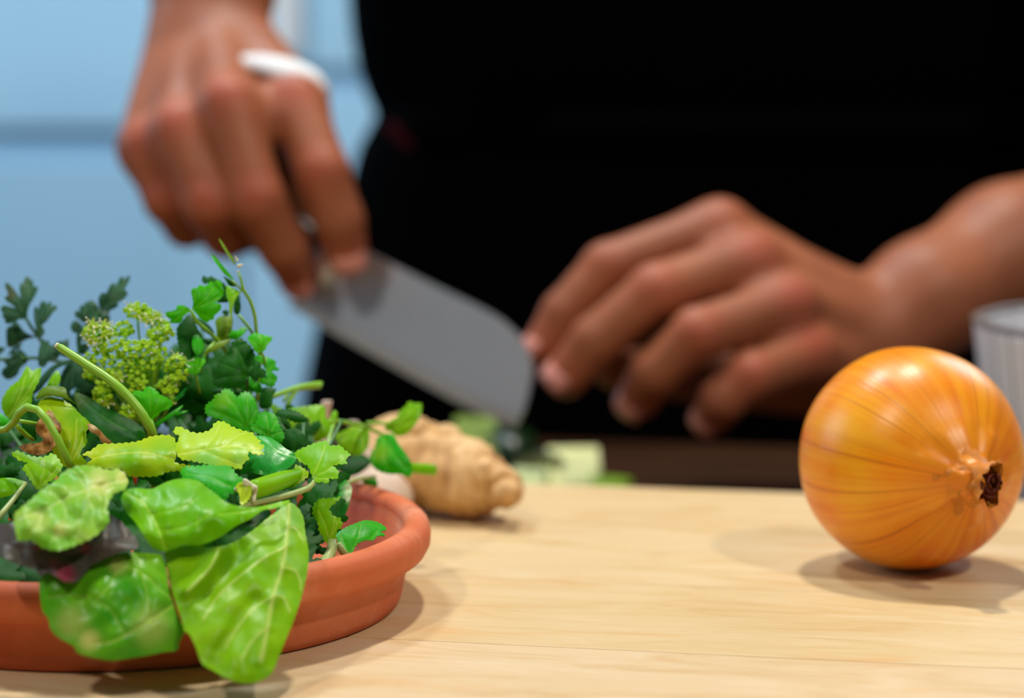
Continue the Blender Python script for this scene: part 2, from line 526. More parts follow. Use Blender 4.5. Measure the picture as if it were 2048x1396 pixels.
isl = empty('kitchen_island', 'dark brown wooden worktop beneath the pale cutting board', 'kitchen island', (piv.x, piv.y, FLOOR))
isl.rotation_euler = (0, 0, YAW)
far = ground(900, 872, -0.035)
dfar = (Matrix.Rotation(-YAW, 4, 'Z') @ (Vector((far.x, far.y, 0)) - Vector((piv.x, piv.y, 0)))).y
HB = -0.035 - FLOOR
o = obj('worktop', box_mesh('worktop', 2.2, 0.85 + dfar, 0.04, 0.003, (0, dfar - (0.85 + dfar) / 2, HB - 0.02)), M['dark_wood'], isl, False)
o = obj('cabinet_body', box_mesh('cabinet_body', 2.1, 0.70 + dfar, HB - 0.14, 0.003, (0, dfar - 0.04 - (0.70 + dfar) / 2, 0.1 + (HB - 0.14) / 2)), M['dark_wood'], isl, False)
o = obj('plinth', box_mesh('plinth', 2.0, 0.55 + dfar, 0.1, 0.0, (0, dfar - 0.1 - (0.55 + dfar) / 2, 0.05)), M['dark_wood'], isl, False)

board = empty('cutting_board', 'pale maple cutting board of long glued planks under the onion', 'cutting board', (piv.x, piv.y, -0.035))
board.rotation_euler = (0, 0, YAW)
edges = [0.0, -0.088, -0.168, -0.2505, -0.335, -0.42, -0.50, -0.57]
for i in range(len(edges) - 1):
    a, b = edges[i], edges[i + 1]
    q = obj('plank', box_mesh('plank', 0.86, (a - b) - 0.0004, 0.035, 0.0005 if i else 0.0012, (0, 0, 0.0175)), M['board'], board, False)
    q.location = (0.02, (a + b) / 2, 0)
    q.color = [(1.0, 0.98, 0.94, 1), (1.0, 1.0, 0.97, 1), (1.0, 0.99, 0.93, 1), (1.04, 1.04, 1.10, 1), (1.0, 1.0, 1.0, 1), (1, 0.98, 0.95, 1), (1, 1, 1, 1)][i]

# ------------------------------------------------------------------ terracotta saucer
sc0 = ground(258, 1203)
SX, SY = sc0.x, sc0.y
sau = empty('terracotta_saucer', 'terracotta plant saucer heaped with leafy greens at left', 'saucer', (SX, SY, 0))
prof = [(0.0, 0.0008), (0.079, 0.0008), (0.082, 0.0), (0.0842, 0.0006), (0.0852, 0.003), (0.0865, 0.010), (0.0885, 0.0158), (0.0892, 0.0175)]
inner = [(0.0862, 0.0235), (0.0845, 0.0200), (0.0815, 0.0085), (0.0800, 0.0055), (0.076, 0.0042), (0.0, 0.004)]
q = obj('saucer_body', lathe_mesh('saucer_body', prof + [(0.0880, 0.0225)] + inner, 128), M['terracotta'], sau)
lip = [(0.0880, 0.0160), (0.0905, 0.0150), (0.0925, 0.0158), (0.0940, 0.0185), (0.0942, 0.0215), (0.0934, 0.0245), (0.0915, 0.0262),
       (0.0890, 0.0266), (0.0868, 0.0258), (0.0855, 0.0238), (0.0858, 0.0210)]
q = obj('rim', lathe_mesh('rim', lip, 128, None, False), M['terracotta'], sau)

# ------------------------------------------------------------------ onion
def make_onion():
    Ro = 0.0368
    c = P(1822, 915, 0.742); c.z = 0.0368
    t = empty('onion', 'large golden brown onion lying on the cutting board at right', 'onion', c)
    ax = Vector((0.31, -0.93, 0.0)).normalized()
    t.rotation_mode = 'QUATERNION'
    t.rotation_quaternion = ax.to_track_quat('Z', 'X')
    prof = []
    n = 56
    for i in range(n + 1):
        th = math.pi * (1 - i / n)
        r = Ro * math.sin(th); z = Ro * math.cos(th)
        u = z / Ro
        if u > 0.80:
            k = (u - 0.80) / 0.20
            z += 0.0040 * k ** 2
        if u < -0.9: z -= 0.0008 * ((-u - 0.9) / 0.1)
        prof.append((max(r, 0.0), z))
    prof = [p for p in prof if not (p[1] > 0 and p[0] < 0.0068)]
    prof += [(0.0062, 0.0425), (0.0056, 0.0445)]

    def wob(r, z, a):
        k = 1 + 0.004 * math.sin(3 * a + 1) + 0.003 * math.sin(7 * a) * (r / Ro)
        if z > 0.034: k *= 1 + 0.05 * math.sin(6 * a) + 0.03 * math.sin(11 * a + 2)
        return r * k
    q = obj('bulb', lathe_mesh('bulb', prof, 120, wob), M['onion'], t)
    # twisted papery neck with a frayed open end
    np_ = [(0.0100, 0.0372), (0.0078, 0.0392), (0.0060, 0.0418), (0.0046, 0.0445), (0.0043, 0.0470), (0.0047, 0.0495), (0.0051, 0.0512), (0.0047, 0.0520)]

    up_l = t.rotation_quaternion.inverted() @ Vector((0.15, 0, 1)); ONION_UP = math.atan2(up_l.y, up_l.x)

    def wob2(r, z, a):
        k = (z - 0.0372) / 0.0148
        tw = a + 2.0 * k
        return r * (1 + 0.16 * math.sin(5 * tw) + 0.10 * math.sin(9 * tw + 1)) * (1 + 0.40 * k * math.cos(2 * (a - ONION_UP)))
    me = lathe_mesh('neck', np_, 48, wob2, False)
    for v in me.vertices:
        if v.co.z > 0.049:
            v.co.z += 0.0022 * noise.noise(Vector(v.co) * 420)
    q = obj('neck', me, M['neck'], t)
    for i in range(9):
        a = i * 2.4; rr = 0.0010 + 0.0003 * i
        pts = []
        for j in range(6):
            b = a + j * 0.35
            pts.append(Vector((rr * math.cos(b) * 1.25, rr * math.sin(b), 0.0500 + 0.0010 * j / 5 + 0.004 * (0.5 + 0.5 * math.sin(i * 3.1)) * j / 5)))
        q = obj('dry_layer', tube_mesh('dry_layer', pts, [0.0011, 0.0010, 0.0009, 0.0009, 0.0007, 0.0003], 6, 0.0006, True, 0.5), M['neck_dark'], t)
    # torn flap of skin beside the neck
    bm = bmesh.new(); grid = {}
    for i in range(9):
        for j in range(6):
            a = 2.95 + (i / 8 - 0.5) * 1.0
            rr = 0.0050 + 0.0070 * j / 5
            zz = math.sqrt(max(0, Ro ** 2 - rr ** 2)) + 0.0009 + 0.0055 * (1 - j / 5) ** 1.5 + 0.0007 * math.sin(i * 1.1)
            grid[i, j] = bm.verts.new((rr * math.cos(a), rr * math.sin(a), zz))
    for i in range(8):
        for j in range(5):
            bm.faces.new((grid[i, j], grid[i + 1, j], grid[i + 1, j + 1], grid[i, j + 1]))
    q = obj('skin_flap', bm_mesh(bm, 'skin_flap'), M['neck'], t)
    sol = q.modifiers.new('s', 'SOLIDIFY'); sol.thickness = 0.0003
    # root plate at the hidden end
    q = obj('root_plate', lathe_mesh('root_plate', [(0.0, -0.0392), (0.005, -0.0390), (0.0075, -0.0372), (0.006, -0.0360)], 24,
            lambda r, z, a: r * (1 + 0.1 * math.sin(9 * a))), M['root'], t)


make_onion()

# ------------------------------------------------------------------ ginger, garlic
def make_ginger_obj():
    a = P(735, 905, 0.845); b = P(1012, 975, 0.815)
    a.z = 0.0215; b.z = 0.0125
    t = empty('ginger_root', 'knobbly tan ginger root lying behind the terracotta saucer', 'ginger', ((a.x + b.x) / 2, (a.y + b.y) / 2, 0))
    n, s = 60, 48
    verts, faces = [], []
    L = b - a; T = L.normalized(); N = Vector((0, 0, 1)); N = (N - T * N.dot(T)).normalized(); B = T.cross(N)
    for i in range(n + 1):
        u = i / n
        base = 0.0190 * (max(0, 1 - abs(2 * u - 1) ** 4.2)) ** 0.5 * (1.0 - 0.34 * u) * (1 + 0.05 * math.sin(u * 9))
        if u > 0.86: base = max(base, 0.0062 * math.sqrt(max(0, 1 - ((u - 0.86) / 0.14) ** 6)))
        c = a.lerp(b, u)
        for k in range(s):
            ph = 2 * math.pi * k / s
            d = N * math.cos(ph) + B * math.sin(ph) * 1.05
            rr = base * (1 + 0.018 * math.sin(u * 70)) 
            p = c + d * rr
            nz = noise.noise(p * 110) * 0.0016 + noise.noise(p * 300) * 0.0007
            if u > 0.80: nz += noise.noise(p * 420) * 0.0016
            p = c + d * max(0.0, rr + nz * min(1, base / 0.006))
            p.z = max(p.z, 0.0004)
            verts.append(p)
    for i in range(n):
        for k in range(s):
            j = (k + 1) % s
            faces.append((i * s + k, i * s + j, (i + 1) * s + j, (i + 1) * s + k))
    faces.append(tuple(range(s))[::-1]); faces.append(tuple(range(n * s, (n + 1) * s)))
    me = mesh('root_body', verts, faces)
    q = obj('root_body', me, M['ginger'], t); child_fix(q)
    # knobs
    for (px, py, Y, r, ln) in ((890, 880, 0.832, 0.0070, 0.003), (828, 868, 0.832, 0.0080, 0.002), (1016, 985, 0.806, 0.0058, 0.003), (1000, 955, 0.812, 0.0052, 0.002)):
        c = P(px, py, Y)
        bm = bmesh.new(); bmesh.ops.create_icosphere(bm, subdivisions=3, radius=r)
        for v in bm.verts:
            v.co *= 1 + 0.16 * noise.noise(v.co * 400 + Vector((px, 0, 0)))
            v.co.z *= 0.85
            v.co += c
            v.co.z = max(v.co.z, 0.0004)
        child_fix(obj('knob', bm_mesh(bm, 'knob'), M['ginger'], t))
    # stub where the root was snapped
    e0 = P(1000, 975, 0.815); e1 = P(1028, 985, 0.812)
    me = tube_mesh('snapped_end', [e0, e0.lerp(e1, 0.6), e1], [0.0078, 0.0072, 0.0062], 20, 0.001)
    for v in me.vertices:
        v.co += Vector((noise.noise(v.co * 500), noise.noise(v.co * 500 + Vector((9, 0, 0))), noise.noise(v.co * 500 + Vector((0, 9, 0))))) * 0.0012
        v.co.z = max(v.co.z, 0.0004)
    child_fix(obj('snapped_end', me, M['ginger'], t))


make_ginger_obj()


def garlic(name, label, base, R0, tipdir, tip=0.03, part_name='bulb'):
    t = empty(name, label, 'garlic', base)
    prof = [(0.0, 0.0), (0.35 * R0, 0.0), (0.75 * R0, 0.18 * R0), (R0, 0.62 * R0), (0.97 * R0, 0.95 * R0), (0.72 * R0, 1.35 * R0), (0.40 * R0, 1.68 * R0), (0.22 * R0, 2.05 * R0),
            (0.15 * R0, 2.5 * R0), (0.13 * R0, 2.5 * R0 + tip)]
    pts = crom(prof, 0.0008)
    me = lathe_mesh(part_name, [(max(0, p[0]), p[1]) for p in pts], 60, lambda r, z, a: r * (1 + 0.06 * abs(math.sin(4 * a)) * min(1, r / (0.5 * R0))))
    for v in me.vertices:
        k = max(0, v.co.z - 1.3 * R0)
        v.co.x += tipdir[0] * k; v.co.y += tipdir[1] * k
    obj(part_name, me, M['garlic'], t)
    obj('root_plate', lathe_mesh('root_plate', [(0.0, 0.0003), (0.3 * R0, 0.0002), (0.32 * R0, 0.0012), (0.2 * R0, 0.0016)], 20), M['root'], t)
    return t


g = P(762, 990, 0.81)
gb = garlic('garlic_bulb', 'pale garlic bulb on the board between saucer rim and ginger', (g.x - 0.003, 0.812, 0.0), 0.0135, (-0.3, 0.2), 0.004)
gb.rotation_euler = (0, 0, 0.4)
g = P(628, 905, 0.775)
g2 = garlic('garlic_bulb', 'pinkish white garlic with pointed tip rising behind the pale leaf', (g.x, g.y, 0.0125), 0.0130, (0.22, 0.0), 0.006)

# ------------------------------------------------------------------ striped bowl
def make_bowl():
    lx = P(1960, 648, 0.925)
    rad = 0.082
    c = Vector((lx.x + rad, 0.93, -0.035)); H = lx.z + 0.035
    t = empty('striped_bowl', 'white bowl with grey vertical stripes cut off by the right edge', 'bowl', c)
    out = [(0.0, 0.0), (0.045, 0.0), (0.052, 0.004), (0.066, 0.022), (rad - 0.0075, 0.045), (rad - 0.0025, H * 0.8), (rad, H)]
    inn = [(rad - 0.004, H), (rad - 0.0065, H * 0.8), (rad - 0.012, 0.046), (0.060, 0.026), (0.045, 0.010), (0.0, 0.007)]
    obj('bowl_body', lathe_mesh('bowl_body', [tuple(p) for p in crom(out, 0.004)] + [tuple(p) for p in crom(inn, 0.004)], 220,
        lambda r, z, a: r + (0.0005 * math.sin(72 * a) if r > 0.05 else 0)), M['bowl'], t)
    obj('rim', lathe_mesh('rim', [(rad + 0.0004, H - 0.0012), (rad + 0.0008, H + 0.0006), (rad - 0.002, H + 0.0014), (rad - 0.0045, H + 0.0006), (rad - 0.0043, H - 0.0012)], 120, None, False), M['rim_grey'], t)


make_bowl()

# ------------------------------------------------------------------ zucchini pieces on the worktop
ZT = -0.035


def zuc_piece(label, px, py, rot_z, r, ln, frac, Y=None, tilt=0.0, flesh='zuc_flesh'):
    """A chunk of zucchini: a wedge of a cylinder with dark skin on its round side."""
    c = ground(px, py, ZT)
    if Y: c = Vector((P(px, py, Y).x, Y, ZT))
    t = empty('zucchini_piece', label, 'zucchini', (c.x, c.y, ZT), 'cut zucchini on the worktop')
    t.rotation_euler = (0, 0, rot_z)
    n = 18; span = frac * 2 * math.pi
    verts = []
    for e in (-ln / 2, ln / 2):
        verts.append((e, 0, r * 0.02))
        for i in range(n + 1):
            a = math.pi / 2 - span / 2 + span * i / n + tilt
            verts.append((e, (r - 0.0009) * math.cos(a), (r - 0.0009) * math.sin(a)))
    m = n + 2
    faces = [tuple(range(m))[::-1], tuple(range(m, 2 * m))]
    for i in range(m):
        k = (i + 1) % m
        faces.append((i, k, m + k, m + i))
    zs = min(v[2] for v in verts)
    verts = [(v[0], v[1], v[2] - zs + 0.0005) for v in verts]
    bm = bmesh.new(); bm.from_mesh(mesh('flesh', verts, faces))
    bmesh.ops.recalc_face_normals(bm, faces=bm.faces)
    obj('flesh', bm_mesh(bm, 'flesh'), M[flesh], t, False)
    sv, sf = [], []
    for e in (-ln / 2, ln / 2):
        for rr in (r - 0.0009, r):
            for i in range(n + 1):
                a = math.pi / 2 - span / 2 + span * i / n + tilt
                sv.append((e, rr * math.cos(a), rr * math.sin(a) - zs + 0.0005))
    k = n + 1
    for i in range(n):
        sf += [(k + i, k + i + 1, 3 * k + i + 1, 3 * k + i), (i, 2 * k + i, 2 * k + i + 1, i + 1),
               (i, i + 1, k + i + 1, k + i), (2 * k + i, 3 * k + i, 3 * k + i + 1, 2 * k + i + 1)]
    obj('peel', mesh('peel', sv, sf), M['zuc_skin'], t)
    return t


zuc_piece('pale half round zucchini chunk nearest the onion side', 1148, 962, 0.05, 0.0135, 0.0245, 0.5, 1.055, -2.5)
zuc_piece('flat lime zucchini sliver right of the pale chunk', 1218, 972, -0.5, 0.009, 0.017, 0.4, 1.035, -2.6, 'zuc_lime')
zuc_piece('upright pale zucchini wedge beside the knife tip', 1082, 952, 1.1, 0.019, 0.006, 0.3, 1.06, -0.3)
zuc_piece('low yellow zucchini piece in front, touching the ginger tip', 1052, 965, -0.3, 0.011, 0.016, 0.5, 1.025, -2.5)
zuc_piece('dark green skinned zucchini end under the knife tip', 1018, 930, 0.3, 0.0185, 0.021, 0.62, 1.085, 0.0)
zuc_piece('lime green zucchini slice left of the knife, behind ginger', 955, 940, 0.1, 0.0175, 0.02, 0.5, 1.09, -2.3, 'zuc_lime')

# ------------------------------------------------------------------ knife
def make_knife():
    A = P(575, 612, 1.055); Bp = P(690, 480, 1.052); Tp = P(1030, 856, 1.005)
    nrm = (Tp - A).cross(Bp - A).normalized()
    if nrm.y > 0: nrm = -nrm

    def pl(px, py):
        d = P(px, py, 1.0) - CAM
        return CAM + d * ((A - CAM).dot(nrm) / d.dot(nrm))
    t = empty('chef_knife', 'wide steel santoku knife with black handle gripped in the cook\'s hand', 'knife', pl(650, 520))
    edge = [(575, 612), (620, 638), (700, 685), (780, 730), (860, 775), (950, 822), (1030, 856)]
    rest = [(1048, 820), (1060, 775), (1063, 728), (1052, 692), (1022, 655), (975, 622), (860, 566), (740, 506), (690, 480), (655, 515), (618, 566), (598, 592)]
    E = crom(edge, 8); Rr = crom([edge[-1]] + rest, 8)[1:]
    outl = [tuple(p) for p in E] + [tuple(p) for p in Rr]
    xs = [p[0] for p in outl]; ys = [p[1] for p in outl]
    from_poly = [Vector(p) for p in outl]
    Ea = np.array(E)
    inter = []
    Pn = np.array(outl)

    def inside(x, y):
        r = False; j = len(outl) - 1
        for i in range(len(outl)):
            if (outl[i][1] > y) != (outl[j][1] > y) and x < (outl[j][0] - outl[i][0]) * (y - outl[i][1]) / (outl[j][1] - outl[i][1]) + outl[i][0]:
                r = not r
            j = i
        return r
    y = min(ys)
    while y < max(ys):
        x = min(xs)
        while x < max(xs):
            if inside(x, y) and np.min(np.hypot(Pn[:, 0] - x, Pn[:, 1] - y)) > 6:
                inter.append(Vector((x, y)))
            x += 14
        y += 14
    n0 = len(from_poly)
    vs, es, fs, *_ = delaunay_2d_cdt(from_poly + inter, [(i, (i + 1) % n0) for i in range(n0)], [], 1, 1e-4)
    verts, faces = [], []
    N = len(vs)
    for side in (1, -1):
        for v in vs:
            de = float(np.min(np.hypot(Ea[:, 0] - v.x, Ea[:, 1] - v.y)))
            th = 0.0010 * min(1, 0.12 + de / 26.0)
            verts.append(pl(v.x, v.y) + nrm * th * side)
    for f in fs:
        faces.append(tuple(f)); faces.append(tuple(N + i for i in f)[::-1])
    idx = {}
    for i, v in enumerate(vs): idx[(round(v.x, 2), round(v.y, 2))] = i
    bl = [idx.get((round(p[0], 2), round(p[1], 2))) for p in outl]
    for i in range(len(bl)):
        a, b = bl[i], bl[(i + 1) % len(bl)]
        if a is not None and b is not None: faces.append((a, b, N + b, N + a))
    bm = bmesh.new(); bm.from_mesh(mesh('blade', verts, faces)); bmesh.ops.recalc_face_normals(bm, faces=bm.faces)
    child_fix(obj('blade', bm_mesh(bm, 'blade'), M['steel'], t, False))
    ax = (pl(400, 372) - pl(650, 520)).normalized(); up = nrm.cross(ax)
    if up.z < 0: up = -up
    s = pl(650, 523)
    secs = [(0.0, 0.0115, 0.0075), (0.012, 0.0135, 0.0085), (0.035, 0.0135, 0.0095), (0.06, 0.0115, 0.009), (0.085, 0.0125, 0.0095), (0.093, 0.0115, 0.009), (0.096, 0.006, 0.005)]

    def loft(name, secs, mat):
        vv, ff = [], []; k = 20
        for (d, h, wd) in secs:
            for i in range(k):
                a = 2 * math.pi * i / k
                ca, sa = math.cos(a), math.sin(a)
                q = 0.65
                vv.append(s + ax * d + up * (h * math.copysign(abs(sa) ** q, sa)) + nrm * (wd * math.copysign(abs(ca) ** q, ca)))
        for j in range(len(secs) - 1):
            for i in range(k):
                m = (i + 1) % k
                ff.append((j * k + i, j * k + m, (j + 1) * k + m, (j + 1) * k + i))
        ff.append(tuple(range(k))); ff.append(tuple(range((len(secs) - 1) * k, len(secs) * k))[::-1])
        bm = bmesh.new(); bm.from_mesh(mesh(name, vv, ff)); bmesh.ops.recalc_face_normals(bm, faces=bm.faces)
        return child_fix(obj(name, bm_mesh(bm, name), mat, t))
    loft('handle', secs, M['handle'])
    loft('bolster', [(-0.010, 0.0135, 0.0022), (-0.004, 0.012, 0.006), (0.002, 0.0112, 0.0082)], M['steel'])


make_knife()

# ------------------------------------------------------------------ implicit surfaces for the body
def rcone(p, a, b, ra, rb):
    a = np.array(a, np.float32); b = np.array(b, np.float32)
    ab = b - a
    L = float(ab @ ab) + 1e-12
    h = np.clip(((p - a) @ ab) / L, 0, 1)
    d = p - a - h[:, None] * ab
    return np.sqrt((d * d).sum(1)) - (ra + (rb - ra) * h)


def smin(a, b, k):
    h = np.clip(0.5 + 0.5 * (b - a) / k, 0, 1)
    return b + (a - b) * h - k * h * (1 - h)


def surface_nets(fn, lo, hi, h):
    lo = np.array(lo, np.float32); hi = np.array(hi, np.float32)
    n = np.ceil((hi - lo) / h).astype(int) + 1
    ax = [lo[i] + h * np.arange(n[i], dtype=np.float32) for i in range(3)]
    G = np.stack(np.meshgrid(*ax, indexing='ij'), -1).reshape(-1, 3)
    D = np.concatenate([fn(G[i:i + 400000]) for i in range(0, len(G), 400000)]).reshape(n)
    S = D < 0
    nx, ny, nz = n
    cnt = np.zeros((nx - 1, ny - 1, nz - 1), np.int8)
    acc = np.zeros((nx - 1, ny - 1, nz - 1, 3), np.float32); num = np.zeros((nx - 1, ny - 1, nz - 1), np.float32)
    cs = [(i, j, k) for i in (0, 1) for j in (0, 1) for k in (0, 1)]
    sl = lambda A, c: A[c[0]:nx - 1 + c[0], c[1]:ny - 1 + c[1], c[2]:nz - 1 + c[2]]
    for c in cs:
        for d in range(3):
            if c[d] == 0:
                e = list(c); e[d] = 1; e = tuple(e)
                s0, s1 = sl(S, c), sl(S, e); m = s0 != s1
                d0, d1 = sl(D, c)[m], sl(D, e)[m]
                tt = d0 / (d0 - d1)
                for q in range(3):
                    acc[..., q][m] += c[q] + (tt if q == d else 0)
                num[m] += 1
    act = num > 0
    ids = -np.ones(act.shape, np.int64); ids[act] = np.arange(act.sum())
    cell = np.argwhere(act).astype(np.float32)
    verts = lo + h * (cell + acc[act] / num[act][:, None])
    faces = []
    for d in range(3):
        u, v = (d + 1) % 3, (d + 2) % 3
        A = np.moveaxis(S, d, 0); I = np.moveaxis(ids, d, 0)
        # axes order after moveaxis: d, then remaining in original order
        s0 = A[:-1, 1:-1, 1:-1]; s1 = A[1:, 1:-1, 1:-1]
        m = s0 != s1
        q = np.argwhere(m)
        fl = s0[m]
        i, j, k = q[:, 0], q[:, 1] + 1, q[:, 2] + 1
        a = I[i, j - 1, k - 1]; b = I[i, j, k - 1]; c = I[i, j, k]; e = I[i, j - 1, k]
        f = np.stack([a, b, c, e], 1)
        flip = fl if d != 1 else ~fl
        f[~flip] = f[~flip][:, ::-1]
        faces.append(f)
    return verts, np.concatenate(faces)


REDS = []


def chain(p, pts, rad, k=0.004):
    d = None
    for (a, b, ra, rb) in zip(pts[:-1], pts[1:], rad[:-1], rad[1:]):
        q = rcone(p, a, b, ra, rb)
        d = q if d is None else smin(d, q, k)
    return d


def hand_fn(spec):
    fing, meta, palm, arm, extra = spec['fingers'], spec['meta'], spec['palm'], spec['arm'], spec.get('extra', [])

    def fn(p):
        d = None
        for (pts, rad) in meta + palm:
            q = chain(p, pts, rad)
            d = q if d is None else smin(d, q, 0.007)
        q = chain(p, arm[0], arm[1], 0.012); d = smin(d, q, 0.008)
        out = d
        for (pts, rad) in fing:
            q = chain(p, pts, rad, 0.003)
            out = np.minimum(out, smin(d, q, 0.0075))
        return out
    return fn


def pp(l):
    return [P(*q) for q in l]


# knife hand (left in the photo)
f_i = pp([(592, 205, 1.045), (645, 345, 1.025), (678, 440, 1.026), (691, 505, 1.031)])
f_m = pp([(455, 208, 1.030), (512, 400, 1.018), (568, 495, 1.028), (597, 548, 1.040)])
f_r = pp([(356, 258, 1.033), (418, 405, 1.022), (452, 468, 1.042), (478, 470, 1.070)])
f_p = pp([(287, 292, 1.045), (335, 400, 1.038), (372, 452, 1.058), (405, 455, 1.084)])
f_t = pp([(560, 215, 1.085), (604, 350, 1.086), (640, 450, 1.080), (680, 515, 1.070)])
Wl = P(418, 70, 1.112)
El = Wl + Vector((-0.006, 0.13, 0.17))
left = dict(
    fingers=[(f_i, [0.0128, 0.0122, 0.0112, 0.0102]), (f_m, [0.0130, 0.0128, 0.0116, 0.0104]), (f_r, [0.0122, 0.0122, 0.0112, 0.0100]),
             (f_p, [0.0112, 0.0108, 0.0100, 0.0090]), (f_t, [0.0150, 0.0128, 0.0118, 0.0100])],
    meta=[([Wl + Vector((0.014, 0, 0)), P(590, 208, 1.052)], [0.016, 0.0140]), ([Wl + Vector((0.004, 0, 0)), P(455, 212, 1.040)], [0.017, 0.0145]),
          ([Wl + Vector((-0.006, 0, 0)), P(358, 262, 1.044)], [0.017, 0.0135]), ([Wl + Vector((-0.014, 0.004, 0)), P(290, 296, 1.056)], [0.016, 0.0130])],
    palm=[([Wl + Vector((0.012, 0.012, -0.012)), P(545, 250, 1.085)], [0.016, 0.014]), ([Wl + Vector((-0.01, 0.014, -0.01)), P(330, 320, 1.085)], [0.016, 0.014])],
    arm=([Wl + Vector((0, 0.0, -0.004)), Wl + Vector((0, 0.02, 0.026)), Wl.lerp(El, 0.45), El], [0.0265, 0.0288, 0.036, 0.042]))
# holding hand (right in the photo)
g_i = pp([(1440, 455, 1.062), (1215, 535, 1.048), (1128, 628, 1.044), (1086, 695, 1.042)])
g_m = pp([(1505, 520, 1.046), (1312, 582, 1.022), (1190, 682, 1.022), (1132, 752, 1.024)])
g_r = pp([(1580, 608, 1.034), (1395, 668, 1.008), (1308, 745, 1.012), (1278, 795, 1.022)])
g_p = pp([(1618, 705, 1.030), (1500, 752, 1.006), (1445, 800, 1.006), (1425, 828, 1.014)])
g_t = pp([(1620, 770, 1.075), (1440, 760, 1.078), (1310, 745, 1.062), (1225, 738, 1.050)])
Wr = P(1765, 672, 1.075)
Er = P(2330, 420, 1.19)
right = dict(
    fingers=[(g_i, [0.0125, 0.0118, 0.0106, 0.0096]), (g_m, [0.0130, 0.0124, 0.0114, 0.0102]), (g_r, [0.0126, 0.0120, 0.0112, 0.0102]),
             (g_p, [0.0118, 0.0108, 0.0102, 0.0094]), (g_t, [0.0150, 0.0130, 0.0115, 0.0095])],
    meta=[([Wr + Vector((0, 0.006, 0.002)), P(1444, 455, 1.066)], [0.016, 0.0124]), ([Wr + Vector((0, 0, 0.006)), P(1508, 525, 1.052)], [0.018, 0.0140]),
          ([Wr + Vector((0, -0.004, -0.003)), P(1582, 612, 1.042)], [0.018, 0.0140]), ([Wr + Vector((0, -0.004, -0.012)), P(1622, 712, 1.038)], [0.017, 0.0135])],
    palm=[([Wr + Vector((-0.01, 0.012, -0.014)), P(1560, 640, 1.075)], [0.018, 0.017]), ([Wr + Vector((-0.012, 0.0, -0.022)), P(1650, 745, 1.050)], [0.015, 0.0130])],
    arm=([Wr + Vector((-0.004, 0, -0.002)), P(1850, 600, 1.085), P(2020, 510, 1.115), Er], [0.0270, 0.0275, 0.0335, 0.042]))
for L_, a in ((f_i, 1), (f_m, 1), (f_r, 1), (f_p, 1), (g_i, 0.5), (g_m, 1), (g_r, 1), (g_p, 1)):
    REDS.append((L_[0] + Vector((0, -0.010, 0.006)), 0.011, 0.9 * a))
    REDS.append((L_[1] + Vector((0, -0.010, 0.004)), 0.010, 0.75 * a))
    REDS.append((L_[3], 0.012, 0.9))


def bbox(spec, pad=0.05):
    pts = [Vector(q) for grp in (spec['fingers'], spec['meta'], spec['palm']) for (l, r) in grp for q in l] + [Vector(q) for q in spec['arm'][0]]
    lo = Vector([min(q[i] for q in pts) - pad for i in range(3)]); hi = Vector([max(q[i] for q in pts) + pad for i in range(3)])
    return lo, hi


for spec_, fs_, offs in ((left, (f_i, f_m, f_r, f_p), 0.006), (right, (g_i, g_m, g_r, g_p), 0.006)):
    for kk, rw in ((0.10, 0.0112), (0.26, 0.0085)):
        line = [f0[0].lerp(f0[1], kk) + Vector((0, offs, -0.001)) for f0 in fs_]
        for (a_, b_) in zip(line[:-1], line[1:]):
            spec_['palm'].append(([a_, b_], [rw, rw]))


person = empty('person', 'person in black shirt and apron slicing vegetables with a knife', 'person', (0.145, 1.40, FLOOR))
V_all, F_all, base = [], [], 0
for spec in (left, right):
    lo, hi = bbox(spec)
    v, f = surface_nets(hand_fn(spec), lo, hi, 0.0021)
    V_all.append(v); F_all.append(f + base); base += len(v)


BX, BY = 0.145, 1.42


def body_fn(p):
    v = lambda *a: np.array(a, np.float32)
    d = rcone(p, v(BX - 0.06, BY, 0.02), v(BX - 0.07, BY, 0.40), 0.105, 0.11)
    d = smin(d, rcone(p, v(BX + 0.06, BY, 0.02), v(BX + 0.07, BY, 0.40), 0.105, 0.11), 0.05)
    d = smin(d, rcone(p, v(BX - 0.15, BY, 0.46), v(BX + 0.15, BY, 0.46), 0.06, 0.06), 0.05)
    d = smin(d, rcone(p, v(BX, BY, 0.46), v(BX, BY - 0.02, 0.58), 0.06, 0.055), 0.04)
    d = smin(d, rcone(p, v(BX, BY - 0.04, 0.66), v(BX, BY - 0.02, 0.73), 0.075, 0.092), 0.03)
    for s, E in ((-1, El), (1, Er)):
        sh = v(BX + s * 0.19, BY, 0.45)
        d = smin(d, rcone(p, sh, np.array(E, np.float32), 0.055, 0.042), 0.03)
        d = smin(d, rcone(p, v(BX + s * 0.085, BY, -0.02), v(BX + s * 0.09, BY - 0.01, -0.45), 0.085, 0.055), 0.05)
        d = smin(d, rcone(p, v(BX + s * 0.09, BY - 0.01, -0.45), v(BX + s * 0.095, BY + 0.02, -0.86), 0.055, 0.038), 0.02)
        d = smin(d, rcone(p, v(BX + s * 0.095, BY + 0.02, -0.895), v(BX + s * 0.11, BY - 0.15, -0.905), 0.036, 0.028), 0.03)
        d = smin(d, rcone(p, v(BX + s * 0.09, BY - 0.02, 0.675), v(BX + s * 0.092, BY - 0.015, 0.70), 0.012, 0.014), 0.006)
    d = smin(d, rcone(p, v(BX, BY - 0.118, 0.70), v(BX, BY - 0.135, 0.665), 0.008, 0.013), 0.010)
    return d


v, f = surface_nets(body_fn, (-0.25, 1.05, FLOOR + 0.001), (0.52, 1.62, 0.86), 0.0085)
V_all.append(v); F_all.append(f + base)
V = np.concatenate(V_all); Fq = np.concatenate(F_all)
me = mesh('body', V.tolist(), Fq.tolist())
